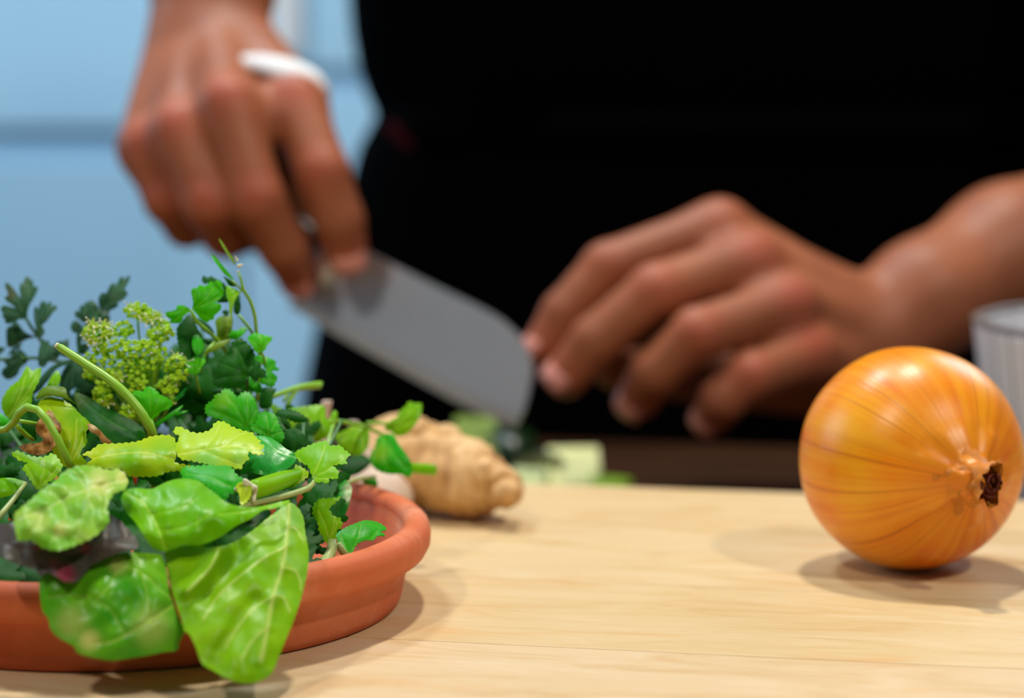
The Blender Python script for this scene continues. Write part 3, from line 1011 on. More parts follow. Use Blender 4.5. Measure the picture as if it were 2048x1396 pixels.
# relax the surface a little
bm = bmesh.new(); bm.from_mesh(me)
bmesh.ops.recalc_face_normals(bm, faces=bm.faces)
for _ in range(2):
    bmesh.ops.smooth_vert(bm, verts=bm.verts, factor=0.5, use_axis_x=True, use_axis_y=True, use_axis_z=True)
bm.to_mesh(me); bm.free()
co = np.empty(len(me.vertices) * 3, np.float32); me.vertices.foreach_get('co', co); co = co.reshape(-1, 3)
red = np.zeros(len(co), np.float32)
for (c, r, a) in REDS:
    dd = ((co - np.array(c, np.float32)) ** 2).sum(1)
    red = np.maximum(red, a * np.exp(-dd / (r * r)))
at = me.attributes.new('red', 'FLOAT', 'POINT'); at.data.foreach_set('value', red)
body = obj('body', me, M['skin'], person); child_fix(body)


def nail(tip, prev, out, r):
    """Small curved plate on the back of a finger tip."""
    T = (tip - prev).normalized(); O = (out - T * out.dot(T)).normalized(); B = T.cross(O)
    bm = bmesh.new(); g = {}
    for i in range(7):
        for j in range(7):
            a = (i / 6 - 0.5) * 1.7; u = (j / 6 - 0.5)
            wdt = 1 - 0.25 * max(0, abs(u) * 2 - 0.6)
            rr = r * 1.02
            g[i, j] = bm.verts.new(tip + T * (u * 0.011 + 0.002) + O * (rr * math.cos(a * wdt) - 0.0014 * (u * 2) ** 2) + B * (rr * math.sin(a * wdt)))
    for i in range(6):
        for j in range(6): bm.faces.new((g[i, j], g[i + 1, j], g[i + 1, j + 1], g[i, j + 1]))
    bmesh.ops.recalc_face_normals(bm, faces=bm.faces)
    q = obj('fingernail', bm_mesh(bm, 'fingernail'), M['nail'], person); child_fix(q)
    s = q.modifiers.new('s', 'SOLIDIFY'); s.thickness = 0.0006; s.offset = 0
    return q


nail(f_i[3], f_i[2], Vector((0.1, -1, 0.3)), 0.0102)
nail(f_m[3], f_m[2], Vector((-0.3, -0.9, -0.3)), 0.0104)
nail(g_i[3], g_i[2], Vector((-0.75, -0.4, 0.25)), 0.0096)
nail(g_m[3], g_m[2], Vector((-0.7, -0.75, 0.1)), 0.0102)
nail(g_r[3], g_r[2], Vector((-0.6, -0.9, -0.2)), 0.0102)
nail(g_p[3], g_p[2], Vector((-0.6, -0.9, -0.2)), 0.0094)


def loft_rings(name, rings, mat, n=72, closed=True, a0=0.0, a1=2 * math.pi, fold=None):
    """rings: (z, cx, cy, rx, ry)."""
    vv, ff = [], []
    m = n if closed else n + 1
    for (z, cx, cy, rx, ry) in rings:
        for i in range(m):
            a = a0 + (a1 - a0) * i / n
            k = 1.0 if fold is None else 1 + fold(a, z)
            vv.append((cx + rx * k * math.cos(a), cy + ry * k * math.sin(a), z))
    for j in range(len(rings) - 1):
        for i in range(n):
            k = (i + 1) % m if closed else i + 1
            ff.append((j * m + i, j * m + k, (j + 1) * m + k, (j + 1) * m + i))
    q = obj(name, mesh(name, vv, ff), mat, person); child_fix(q)
    s = q.modifiers.new('s', 'SOLIDIFY'); s.thickness = 0.002; s.offset = 1
    return q


def rx_left(x): return BX - x   # half width so that the left flank sits at x


# black shirt: bulges over the waist
sh = [(0.085, -0.090), (0.115, -0.087), (0.135, -0.083), (0.150, -0.0895), (0.165, -0.094), (0.185, -0.0972), (0.215, -0.099), (0.26, -0.098), (0.36, -0.100), (0.44, -0.092)]
rings = [(z, BX, BY, rx_left(x), 0.128) for z, x in sh] + [(0.50, BX, BY, 0.15, 0.09), (0.53, BX, BY, 0.085, 0.075), (0.545, BX, BY, 0.068, 0.068)]
rings = [tuple(q) for q in crom(rings, 0.012)]
loft_rings('shirt', rings, M['black_cloth'])
for s, E in ((-1, El), (1, Er)):
    a = Vector((BX + s * 0.18, BY, 0.455)); b = a.lerp(E, 0.55)
    q = obj('shirt_sleeve', tube_mesh('shirt_sleeve', [a, a.lerp(b, 0.5), b], [0.066, 0.064, 0.066], 32, 0.02, False), M['black_cloth'], person); child_fix(q)
    q.modifiers.new('s', 'SOLIDIFY').thickness = 0.002
# trousers and shoes
tr = [(0.13, BX, BY, 0.205, 0.118), (0.05, BX, BY, 0.21, 0.122), (-0.05, BX, BY, 0.21, 0.125), (-0.12, BX, BY, 0.19, 0.11)]
loft_rings('trousers', tr, M['black_cloth'])
for s in (-1, 1):
    pts = [Vector((BX + s * 0.088, BY, -0.02)), Vector((BX + s * 0.09, BY - 0.01, -0.45)), Vector((BX + s * 0.095, BY + 0.02, -0.88))]
    q = obj('trouser_leg', tube_mesh('trouser_leg', pts, [0.100, 0.074, 0.062], 28, 0.03, False), M['black_cloth'], person); child_fix(q)
    bm = bmesh.new(); bmesh.ops.create_uvsphere(bm, u_segments=20, v_segments=12, radius=1)
    for v in bm.verts:
        v.co = Vector((v.co.x * 0.048, v.co.y * 0.14, max(v.co.z * 0.055, -0.025)))
        v.co += Vector((BX + s * 0.102, BY - 0.065, FLOOR + 0.026))
    q = obj('shoe', bm_mesh(bm, 'shoe'), M['leather'], person); child_fix(q)
# apron: skirt flaring from the waist tie, bib above
ap = [(0.134, -0.0835), (0.114, -0.0945), (0.084, -0.103), (0.045, -0.112), (-0.005, -0.1235), (-0.036, -0.130), (-0.12, -0.140), (-0.30, -0.150), (-0.45, -0.155)]
rings = [tuple(q) for q in crom([(z, BX, BY, rx_left(x) + 0.001, 0.134 + (0.134 - z) * 0.05) for z, x in ap], 0.02)]
skirt = loft_rings('apron', rings, M['black_cloth2'], 96, False, R(160), R(382),
                   lambda a, z: 0.012 * math.sin(9 * a) * min(1, max(0, (0.13 - z) / 0.2)))
rings = [(z, BX, BY, 0.240, 0.1375) for z in (0.125, 0.18, 0.24, 0.30, 0.36, 0.42)]
bib = loft_rings('apron_bib', rings, M['black_cloth2'], 40, False, R(225), R(315))
tie = loft_rings('apron_tie', [(0.118, BX, BY, 0.235, 0.1395), (0.140, BX, BY, 0.23, 0.1395)], M['black_cloth2'], 96, False, R(200), R(340))
# small dark red tag on the apron near the waist
tv = []
for (px, py) in ((768, 250), (790, 246), (832, 296), (816, 304)):
    q = P(px, py, 1.30)
    ang_y = BY - (0.1375 + 0.006) * math.sqrt(max(0, 1 - ((q.x - BX) / 0.245) ** 2))
    tv.append(P(px, py, ang_y - 0.003))
bm = bmesh.new(); fv = [bm.verts.new(x) for x in tv]; fc = bm.faces.new(fv)
bmesh.ops.subdivide_edges(bm, edges=bm.edges[:], cuts=3, use_grid_fill=True)
q = obj('cloth_tag', bm_mesh(bm, 'cloth_tag'), M['red_cloth'], person); child_fix(q)
q.modifiers.new('s', 'SOLIDIFY').thickness = 0.001
# white cloth band by the wrist of the knife hand
pts = pp([(430, 124, 1.078), (485, 122, 1.060), (545, 132, 1.052), (595, 150, 1.047), (633, 171, 1.047), (656, 194, 1.051)])
q = obj('white_cuff', tube_mesh('white_cuff', pts, [0.0020, 0.0036, 0.0058, 0.0068, 0.0058, 0.0028], 18, 0.003, True, 0.6), M['white_cloth'], person); child_fix(q)

# ------------------------------------------------------------------ leaves
def poly_inside(X, Y, poly):
    r = np.zeros(len(X), bool); j = len(poly) - 1
    for i in range(len(poly)):
        xi, yi = poly[i]; xj, yj = poly[j]
        if yi != yj:
            c = ((yi > Y) != (yj > Y)) & (X < (xj - xi) * (Y - yi) / (yj - yi) + xi)
            r ^= c
        j = i
    return r


def seg_dist(X, Y, line):
    d = np.full(len(X), 1e9)
    for (a, b) in zip(line[:-1], line[1:]):
        ax, ay = a[0], a[1]; bx, by = b[0] - ax, b[1] - ay
        L = bx * bx + by * by + 1e-9
        h = np.clip(((X - ax) * bx + (Y - ay) * by) / L, 0, 1)
        d = np.minimum(d, np.hypot(X - ax - h * bx, Y - ay - h * by))
    return d


LEAFN = [0]


def leaf(parent, pts, Y0, mat, gx=0.0, gy=-0.012, bulge=0.003, wr=0.0007, wf=1.0, veins=(), vd=0.0005, serr=0.0, sw=9.0, space=None,
         spots=(), name='leaf', vw=2.0, smooth=True, fold=None, thick=0.00022, label=None):
    """Leaf blade: outline in photo pixels laid on a curved sheet around distance Y0.
    gx, gy: metres of depth per 100 px; bulge: how far the middle comes forward; fold: (line, depth) crease."""
    LEAFN[0] += 1; seed = LEAFN[0] * 13.7
    out = np.array(crom(pts, 2.2 if serr else 4.0, True)) if smooth else np.array(pts, float)
    if serr:
        n = len(out); s = np.cumsum(np.hypot(*(np.roll(out, -1, 0) - out).T)); s -= s[0]
        tan = np.roll(out, -1, 0) - np.roll(out, 1, 0); tan /= (np.hypot(*tan.T)[:, None] + 1e-9)
        area2 = np.sum(out[:, 0] * np.roll(out[:, 1], -1) - np.roll(out[:, 0], -1) * out[:, 1])
        nr = np.stack([tan[:, 1], -tan[:, 0]], 1) * (1 if area2 > 0 else -1)
        ph = np.abs(((s / sw + 0.13 * np.sin(s / 23.0 + seed)) % 1.0) - 0.5) * 2
        out = out + nr * (serr * (ph ** 0.8 - 0.5))[:, None]
    poly = [tuple(p) for p in out]
    x0, y0 = out.min(0); x1, y1 = out.max(0)
    size = max(x1 - x0, y1 - y0)
    bulge = math.copysign(min(abs(bulge), 0.13 * size * Y0 / F), bulge); wr = min(wr, {'brown': 0.10, 'crumple': 0.045, 'purple': 0.045}.get(mat, 0.020) * size * Y0 / F)
    sp = space or max(3.5, min(7.0, size / 26))
    X, Yg = np.meshgrid(np.arange(x0 + sp / 2, x1, sp), np.arange(y0 + sp / 2, y1, sp * 0.87))
    X = X + (np.arange(X.shape[0]) % 2)[:, None] * sp / 2
    X, Yg = X.ravel(), Yg.ravel()
    vl = []
    for v_ in veins:
        wgt = 1.0
        if isinstance(v_, dict): wgt = v_['w']; v_ = v_['p']
        vl.append((np.array(crom(v_, 4.0)), wgt))
    EX, EY = [], []
    for (ln, wgt) in vl:
        tg = np.gradient(ln, axis=0); tg /= (np.hypot(*tg.T)[:, None] + 1e-9)
        for off in (0, vw * 1.1, -vw * 1.1, vw * 2.4, -vw * 2.4):
            EX += list(ln[:, 0] - tg[:, 1] * off * wgt); EY += list(ln[:, 1] + tg[:, 0] * off * wgt)
    if vl:
        keep = np.ones(len(X), bool)
        for (ln, wgt) in vl: keep &= seg_dist(X, Yg, ln) > vw * 3.4 * wgt
        X = np.concatenate([X[keep], EX]); Yg = np.concatenate([Yg[keep], EY])
    ins = poly_inside(X, Yg, poly)
    X, Yg = X[ins], Yg[ins]
    far = seg_dist(X, Yg, poly + [poly[0]]) > 2.2
    X, Yg = X[far], Yg[far]
    n0 = len(poly)
    vs, es, fs, *_ = delaunay_2d_cdt([Vector(p) for p in poly] + [Vector((a, b)) for a, b in zip(X, Yg)],
                                     [(i, (i + 1) % n0) for i in range(n0)], [], 1, 0.05)
    q = np.array([(v.x, v.y) for v in vs])
    X, Yg = q[:, 0], q[:, 1]
    cx, cy = out.mean(0)
    db = seg_dist(X, Yg, poly + [poly[0]]); mx = max(db.max(), 1.0)
    r = np.clip(db / mx, 0, 1)
    hx, hy = (x1 - x0) / 2, (y1 - y0) / 2
    el = ((X - (x0 + x1) / 2) / hx) ** 2 + ((Yg - (y0 + y1) / 2) / hy) ** 2
    D = Y0 + gx * (X - cx) / 100 + gy * (Yg - cy) / 100 - bulge * (0.75 * (1 - np.minimum(el, 1.6)) + 0.22 * r * (2 - r))
    vein = np.zeros(len(X))
    for (ln, wgt) in vl:
        d = seg_dist(X, Yg, ln)
        vein = np.maximum(vein, np.exp(-(d / (vw * wgt)) ** 2) * min(1.0, 0.45 + 0.55 * wgt))
        D += vd * wgt * np.exp(-(d / (vw * 3.2 * wgt + 2)) ** 2)
    if fold:
        for (ln, depth, wd) in fold:
            d = seg_dist(X, Yg, [tuple(p) for p in crom(ln, 6.0)])
            D += depth * np.exp(-(d / wd) ** 2)
    verts = []
    for i in range(len(X)):
        nz = noise.noise(Vector((X[i] / 42 * wf, Yg[i] / 42 * wf, seed))) + 0.18 * noise.noise(Vector((X[i] / 17 * wf, Yg[i] / 17 * wf, seed + 5)))
        verts.append(P(X[i], Yg[i], D[i] + wr * 2.2 * nz))
    faces = []
    for f in fs:
        a, b, c = (verts[k] for k in f[:3])
        faces.append(tuple(f) if (b - a).cross(c - a).y < 0 else tuple(f)[::-1])
    me = mesh(name, verts, faces)
    me.attributes.new('vein', 'FLOAT', 'POINT').data.foreach_set('value', vein.astype(np.float32))
    sa = np.zeros(len(X))
    for (sx, sy, sr, amt) in spots:
        sa = np.maximum(sa, amt * np.exp(-(((X - sx) ** 2 + (Yg - sy) ** 2) / (sr * sr)) ** 1.5))
    me.attributes.new('spot', 'FLOAT', 'POINT').data.foreach_set('value', sa.astype(np.float32))
    ob = obj(name, me, M[mat], parent)
    if parent: child_fix(ob)
    so = ob.modifiers.new('s', 'SOLIDIFY'); so.thickness = thick; so.offset = 0
    es_ = ob.modifiers.new('e', 'EDGE_SPLIT'); es_.split_angle = R(55)
    if label: ob['label'] = label
    return ob


def stem(parent, pts, radii, mat='stem', name='stem', sides=10):
    """pts: (px, py, Y); radii in pixels at that distance."""
    if not isinstance(radii, (list, tuple)): radii = [radii] * len(pts)
    ob = obj(name, tube_mesh(name, [P(*p) for p in pts], [r * p[2] / F for r, p in zip(radii, pts)], sides, 0.0025), M[mat], parent)
    if parent: child_fix(ob)
    return ob


r1 = lambda l: [(x / 3.102, 450 + y / 3.102) for x, y in l]
r2 = lambda l: [(350 + x / 3.102, 450 + y / 3.102) for x, y in l]
r3 = lambda l: [(x / 3.489, 780 + y / 3.489) for x, y in l]
r4 = lambda l: [(400 + x / 3.324, 780 + y / 3.324) for x, y in l]
r5 = lambda l: [(x / 2.926, 1000 + y / 2.926) for x, y in l]
z1 = lambda l: [(x / 5.815, 540 + y / 5.815) for x, y in l]
z2 = lambda l: [(150 + x / 5.172, 590 + y / 5.172) for x, y in l]
z3 = lambda l: [(320 + x / 5.585, 470 + y / 5.585) for x, y in l]
z4 = lambda l: [(340 + x / 5.818, 680 + y / 5.818) for x, y in l]


def thing(name, label, cat, px, py, Y, group=None):
    p = P(px, py, Y)
    return empty(name, label, cat, p, group)


def hub(base, tips, bend=0.12):
    """Veins from a leaf base to its lobe tips."""
    res = []
    bx, by = base
    for i, (tx, ty) in enumerate(tips):
        mx_, my_ = (bx + tx) / 2, (by + ty) / 2
        res.append({'p': [(bx, by), (mx_ - (ty - by) * bend * 0.3, my_ + (tx - bx) * bend * 0.3), (bx + (tx - bx) * 0.9, by + (ty - by) * 0.9)], 'w': 0.6})
    return res


# --- large front leaves -------------------------------------------------
G_BIG = 'large smooth leaves at the front of the saucer'
A = thing('chard_leaf', 'long light green leaf with pale midrib hanging over the saucer rim to the board', 'leaf', 590, 1015, 0.625, G_BIG)
outA = r5([(1690, 15), (1745, 50), (1775, 110), (1785, 190), (1805, 310), (1795, 430), (1765, 560), (1720, 700), (1670, 820), (1630, 920), (1590, 1010), (1550, 1045), (1480, 1070), (1400, 1068),
           (1320, 1040), (1250, 1000), (1190, 965), (1165, 920), (1145, 860), (1110, 790), (1080, 765), (1060, 690), (1030, 600), (1005, 520), (985, 430), (970, 350), (965, 310), (1020, 285),
           (1090, 268), (1170, 265), (1220, 280), (1270, 275), (1350, 255), (1450, 200), (1550, 120), (1630, 60)])
vA = [{'p': r5([(1690, 30), (1682, 200), (1650, 400), (1600, 560), (1555, 800), (1530, 930)]), 'w': 1.35}] + \
     [{'p': r5(l), 'w': 0.75} for l in ([(1680, 270), (1560, 330), (1400, 450), (1280, 560), (1190, 700)], [(1602, 560), (1480, 640), (1380, 760), (1320, 860)], [(1655, 395), (1720, 410), (1755, 470), (1760, 520)],
                                       [(1605, 555), (1660, 575), (1690, 640)], [(1685, 150), (1735, 175), (1775, 240)], [(1570, 740), (1480, 820), (1420, 920)], [(1280, 285), (1240, 380), (1180, 450), (1100, 530)])]
leaf(A, outA, 0.601, 'chard', gx=0.004, gy=-0.0135, bulge=0.006, wr=0.0006, veins=vA, vd=-0.0006, serr=1.2, sw=14, vw=2.4,
     fold=[(r5([(1290, 285), (1230, 380), (1190, 440), (1100, 530)]), -0.0035, 16), (r5([(1400, 300), (1340, 430), (1230, 560)]), 0.0030, 22), (r5([(1500, 600), (1350, 800), (1250, 950)]), 0.0022, 20)], name='blade')
B_ = thing('chard_leaf', 'glossy dark green leaf with torn tip drooping over the saucer front at lower left', 'leaf', 300, 1140, 0.615, G_BIG)
outB = r5([(235, 470), (280, 425), (400, 380), (500, 350), (600, 325), (720, 312), (830, 312), (900, 316), (945, 330), (975, 420), (985, 520), (1010, 600), (1040, 680), (1075, 770), (1050, 830), (1035, 880),
           (960, 890), (860, 910), (760, 925), (660, 938), (560, 925), (480, 905), (450, 890), (430, 855), (350, 810), (300, 760), (280, 690), (250, 650), (235, 560)])
vB = [{'p': r5([(1015, 615), (900, 690), (760, 780), (640, 835), (550, 842)]), 'w': 0.9}] + [{'p': r5(l), 'w': 0.6} for l in
     ([(530, 380), (700, 385), (830, 430), (930, 520), (1010, 590)], [(560, 590), (640, 640), (700, 730), (725, 775)], [(280, 570), (400, 560), (520, 570)], [(830, 440), (860, 560), (870, 690)], [(700, 390), (640, 500), (560, 590)])]
leaf(B_, outB, 0.589, 'chard_deep', gx=0.002, gy=-0.008, bulge=0.006, wr=0.0007, veins=vB, vd=0.0006, serr=1.0, sw=15, vw=1.9, wf=0.9,
     spots=[(x / 2.926, 1000 + y / 2.926, r_, a_) for x, y, r_, a_ in ((520, 820, 22, 0.9), (690, 385, 18, 0.6), (420, 720, 34, 0.5), (880, 740, 40, 0.45))], name='blade')
C_ = thing('chard_leaf', 'smooth bright green leaf folded over the middle of the pile, tail pointing right', 'leaf', 560, 1010, 0.62, G_BIG)
outC = [(252, 981), (275, 977), (304, 978), (330, 966), (352, 959), (375, 958), (398, 963), (418, 978), (436, 992), (450, 1004), (470, 1011), (500, 1015), (532, 1011), (565, 1003), (580, 1001),
        (568, 1012), (544, 1018), (526, 1021), (499, 1039), (472, 1052), (439, 1075), (400, 1090), (369, 1090), (342, 1099), (328, 1103), (308, 1097), (294, 1082), (284, 1065), (270, 1044), (253, 1024), (243, 1000)]
vC = [{'p': [(250, 986), (284, 1005), (304, 1032), (317, 1060), (331, 1096)], 'w': 0.9}, {'p': [(304, 1030), (350, 1020), (395, 1000)], 'w': 0.45}, {'p': [(318, 1062), (370, 1055), (420, 1030)], 'w': 0.45},
      {'p': [(395, 1035), (396, 1058)], 'w': 0.5}, {'p': [(575, 1004), (500, 1022), (440, 1030)], 'w': 0.5}]
leaf(C_, outC, 0.612, 'chard_mid', gx=0.003, gy=-0.014, bulge=0.011, wr=0.0009, veins=vC, vd=0.0006, vw=1.8, name='blade')
D_ = thing('chard_leaf', 'crumpled pale green leaf lying at the left above the purple leaf', 'leaf', 250, 970, 0.625, G_BIG)
outD = r3([(110, 860), (200, 780), (300, 690), (380, 640), (450, 570), (560, 530), (660, 535), (760, 560), (830, 555), (880, 600), (890, 660), (860, 700), (800, 720), (770, 760), (750, 820), (760, 900),
           (740, 950), (660, 1020), (560, 1070), (450, 1110), (380, 1118), (300, 1100), (220, 1050), (130, 1050), (110, 980), (100, 920)])
vD = [{'p': r3([(860, 640), (700, 670), (500, 740), (320, 830), (140, 900)]), 'w': 0.9}] + [{'p': r3(l), 'w': 0.6} for l in
     ([(600, 700), (620, 800), (560, 900), (540, 1000)], [(440, 770), (460, 860), (420, 960), (360, 1060)], [(300, 840), (280, 930), (220, 1000)], [(600, 700), (560, 620), (520, 570)], [(700, 670), (740, 760), (720, 860)])]
leaf(D_, outD, 0.597, 'crumple', gx=0.003, gy=-0.018, bulge=0.009, wr=0.0013, wf=1.25, veins=vD, vd=0.0008, serr=3, sw=17, vw=2.0,
     spots=[(200, 965, 26, 0.8), (245, 955, 16, 0.9), (80, 1045, 24, 0.5), (120, 1060, 16, 0.7)], name='blade')
E_ = thing('chard_leaf', 'dark purple wilted leaf with wine red tip over the saucer rim', 'leaf', 100, 1080, 0.62, G_BIG)
outE = r3([(-60, 960), (60, 930), (250, 900), (500, 880), (720, 870), (800, 890), (870, 945), (950, 1040), (960, 1100), (850, 1130), (720, 1180), (640, 1220), (600, 1270), (540, 1330), (470, 1340), (400, 1310),
           (340, 1275), (290, 1298), (240, 1250), (160, 1230), (90, 1200), (0, 1160), (-60, 1140)])
leaf(E_, outE, 0.5965, 'purple', gx=0.0, gy=-0.014, bulge=0.004, wr=0.0016, wf=1.0, veins=[{'p': r3([(900, 1030), (700, 1090), (480, 1180), (440, 1290)]), 'w': 0.7}, {'p': r3([(480, 1150), (250, 1120), (50, 1080)]), 'w': 0.5}],
     vd=0.0006, serr=2, sw=24, spots=[(130, 1148, 20, 0.95), (75, 1090, 10, 0.5), (172, 1098, 10, 0.6), (110, 1128, 12, 0.5)], name='blade')
# --- middle layer ---------------------------------------------------------
G_MID = 'yellow green celery leaves across the middle of the pile'
t = thing('celery_leaf', 'yellow green leaf rolled up beneath the chive stem', 'leaf', 420, 935, 0.655, G_MID)
leaf(t, r3([(580, 450), (640, 420), (700, 380), (820, 375), (960, 360), (1060, 325), (1190, 320), (1230, 370), (1240, 430), (1220, 500), (1280, 520), (1400, 540), (1500, 548), (1480, 580), (1300, 565), (1180, 570),
            (1100, 600), (1000, 605), (900, 600), (860, 560), (760, 550), (680, 540), (600, 530), (640, 480)]), 0.645, 'yellow', gy=-0.02, bulge=0.010, wr=0.0012,
     veins=[{'p': r3([(1200, 480), (1000, 440), (800, 450), (650, 480)]), 'w': 0.6}, {'p': r3([(1200, 480), (1350, 545), (1480, 565)]), 'w': 0.6}], serr=3, sw=13, spots=[(260, 925, 30, 0.8), (320, 900, 22, 0.4)], name='blade')
t = thing('celery_leaf', 'broad pale lime celery leaf with toothed edge at the centre of the pile', 'leaf', 440, 900, 0.655, G_MID)
outG = z4([(40, 1070), (90, 1010), (160, 1030), (240, 1070), (330, 1085), (410, 1070), (480, 1040), (510, 980), (560, 950), (640, 960), (720, 1010), (800, 1040), (880, 1065), (970, 1090), (1000, 1140), (1050, 1170), (1040, 1210),
           (1100, 1240), (1060, 1280), (1085, 1330), (1000, 1335), (910, 1310), (915, 1390), (860, 1430), (820, 1500), (700, 1480), (560, 1470), (400, 1440), (250, 1410), (120, 1380), (60, 1250), (110, 1130)])
leaf(t, outG, 0.648, 'pale', gy=-0.022, bulge=0.012, wr=0.0012, veins=[{'p': z4(l), 'w': wg} for l, wg in (([(120, 1330), (400, 1280), (700, 1240), (1000, 1270)], 0.7), ([(400, 1280), (520, 1120), (580, 990)], 0.5),
     ([(600, 1250), (780, 1120), (900, 1080)], 0.5), ([(400, 1290), (600, 1380), (800, 1450)], 0.5))], serr=3.5, sw=12, spots=[(415, 925, 30, 0.7), (480, 915, 20, 0.5)], name='blade')
t = thing('celery_leaf', 'dark green toothed leaf tucked under the pale lime celery leaf', 'leaf', 470, 985, 0.64, G_MID)
leaf(t, r4([(-120, 520), (0, 505), (100, 500), (200, 510), (240, 560), (285, 600), (250, 640), (240, 690), (200, 690), (170, 730), (130, 720), (60, 650), (0, 610), (-100, 600)]), 0.634, 'mid', gy=-0.016, bulge=0.005, serr=4, sw=11,
     veins=[{'p': r4([(-80, 560), (60, 580), (200, 640)]), 'w': 0.6}], name='blade')
t = thing('spinach_leaf', 'small glossy dark green cupped leaf right of the lime celery leaf', 'leaf', 595, 920, 0.655, G_BIG)
leaf(t, r4([(350, 320), (440, 310), (520, 350), (570, 390), (620, 420), (640, 460), (610, 500), (560, 540), (500, 570), (440, 570), (380, 560), (330, 545), (270, 560), (300, 500), (320, 450)]), 0.652, 'teal', gy=-0.018, bulge=0.010, wr=0.0012,
     veins=[{'p': r4([(630, 450), (540, 420), (440, 350), (400, 320)]), 'w': 0.6}], name='blade')
# rolled leaf with a cut cream end
t = thing('rolled_leaf', 'rolled lime leaf stalk with cut cream white end facing front', 'leaf', 585, 955, 0.65)
stem(t, [(498, 982, 0.630), (530, 972, 0.636), (560, 962, 0.644), (600, 948, 0.655)], [19, 20, 19, 14], 'lime', 'rolled_stalk', 20)
c0 = P(497, 982.5, 0.6295); dr = (P(480, 988, 0.620) - P(530, 972, 0.636)).normalized()
bm = bmesh.new(); ring = []
bz = dr.orthogonal().normalized(); by_ = dr.cross(bz)
cen = bm.verts.new(c0 - dr * 0.001)
for i in range(24):
    a = 2 * math.pi * i / 24; rr = 0.0029 * (1 + 0.22 * math.sin(5 * a))
    ring.append(bm.verts.new(c0 + dr * (0.0013 + 0.0009 * math.sin(5 * a)) + (bz * math.cos(a) + by_ * math.sin(a)) * rr))
for i in range(24): bm.faces.new((cen, ring[i], ring[(i + 1) % 24]))
q = obj('cut_end', bm_mesh(bm, 'cut_end'), M['cream'], t); child_fix(q); q.modifiers.new('s', 'SOLIDIFY').thickness = 0.0006
leaf(t, r4([(560, 600), (620, 530), (640, 500), (700, 530), (722, 570), (670, 612), (600, 650)]), 0.652, 'yellow', serr=3, sw=10, bulge=0.003)
leaf(t, r4([(240, 640), (280, 610), (340, 640), (330, 720), (275, 765), (262, 700)]), 0.6275, 'pale', bulge=-0.001, serr=2, sw=8, name='torn_edge')

t = thing('celery_sprig', 'celery leaf on a pale stalk that runs left across the pile', 'celery', 635, 960, 0.66)
leaf(t, r4([(630, 420), (700, 380), (780, 350), (840, 340), (860, 370), (930, 370), (960, 400), (1000, 430), (970, 460), (975, 490), (920, 495), (885, 505), (920, 540), (910, 590), (860, 590), (850, 620), (800, 610), (790, 620),
            (760, 600), (740, 560), (720, 510), (690, 490), (655, 470)]), 0.662, 'lime', gx=-0.004, gy=-0.02, bulge=0.006, serr=3, sw=11, wr=0.0012,
     veins=hub(r4([(740, 590)])[0], r4([(980, 440), (840, 350), (900, 580), (650, 440)])))
stem(t, [(631, 960, 0.657), (618, 975, 0.652), (590, 986, 0.645), (545, 998, 0.636), (500, 1008, 0.628), (478, 1016, 0.624)], [5, 6, 6.5, 6.5, 6, 4], 'stem_pale', 'stalk')

t = thing('celery_leaf', 'yellow green upright leaf leaning in front of the garlic tip', 'leaf', 640, 880, 0.72, G_MID)
leaf(t, r4([(470, 90), (560, 130), (640, 115), (700, 110), (820, 105), (835, 180), (865, 230), (850, 300), (800, 335), (740, 355), (680, 340), (620, 290), (560, 240), (500, 190)]), 0.722, 'lime', gx=0.002, gy=-0.010, bulge=0.006, serr=2.5, sw=12,
     veins=hub(r4([(760, 350)])[0], r4([(820, 130), (700, 120), (560, 150)])) + [{'p': r4([(740, 340), (660, 260), (600, 200)]), 'w': .5}])
t = thing('spinach_leaf', 'blue green curled leaf with whitish edge hanging inside the saucer', 'leaf', 690, 960, 0.70, G_BIG)
leaf(t, r4([(650, 770), (700, 700), (760, 650), (850, 605), (930, 570), (970, 600), (1010, 650), (995, 740), (960, 840), (900, 855), (850, 880), (760, 920), (690, 880)]), 0.690, 'teal', gx=-0.002, gy=-0.008, bulge=0.010, wr=0.0012,
     veins=[{'p': r4(l), 'w': 0.6} for l in ([(990, 660), (900, 700), (800, 780), (700, 850)], [(900, 700), (850, 640)], [(820, 770), (770, 690)], [(900, 700), (920, 800)])], vd=0.001,
     spots=[(700, 978, 12, 1.0), (695, 995, 10, 0.7)], name='blade')
t = thing('celery_sprig', 'small celery sprig with pale bent stalk standing inside the terracotta rim', 'celery', 660, 1110, 0.655)
leaf(t, r4([(760, 760), (800, 725), (870, 722), (935, 715), (885, 762), (860, 790), (890, 840), (930, 850), (945, 900), (910, 940), (890, 1000), (840, 1012), (800, 960), (780, 880), (750, 820)]), 0.652, 'lime', gy=-0.006, bulge=0.005, serr=3.5, sw=11, wr=0.0013,
     veins=hub(r4([(860, 1000)])[0], r4([(780, 780), (920, 860), (910, 725)])))
leaf(t, r4([(905, 965), (960, 920), (1030, 890), (1100, 868), (1170, 878), (1215, 900), (1240, 930), (1200, 942), (1232, 968), (1180, 972), (1150, 1000), (1100, 1000), (1050, 1022), (1022, 1060), (1012, 1110), (970, 1132), (945, 1085), (920, 1020)]),
     0.664, 'mid', gx=0.004, gy=-0.018, bulge=0.007, serr=2.0, sw=9, veins=hub(r4([(985, 1120)])[0], r4([(1200, 920), (1080, 880), (940, 970)])))
stem(t, [(664, 1078, 0.650), (664, 1100, 0.649), (655, 1118, 0.646), (638, 1128, 0.640), (612, 1135, 0.632)], [8, 11, 12, 10, 6], 'stem_pale', 'stalk')
stem(t, [(676, 1088, 0.655), (686, 1104, 0.656), (700, 1116, 0.658)], [7, 8, 6], 'stem_pale', 'stalk')

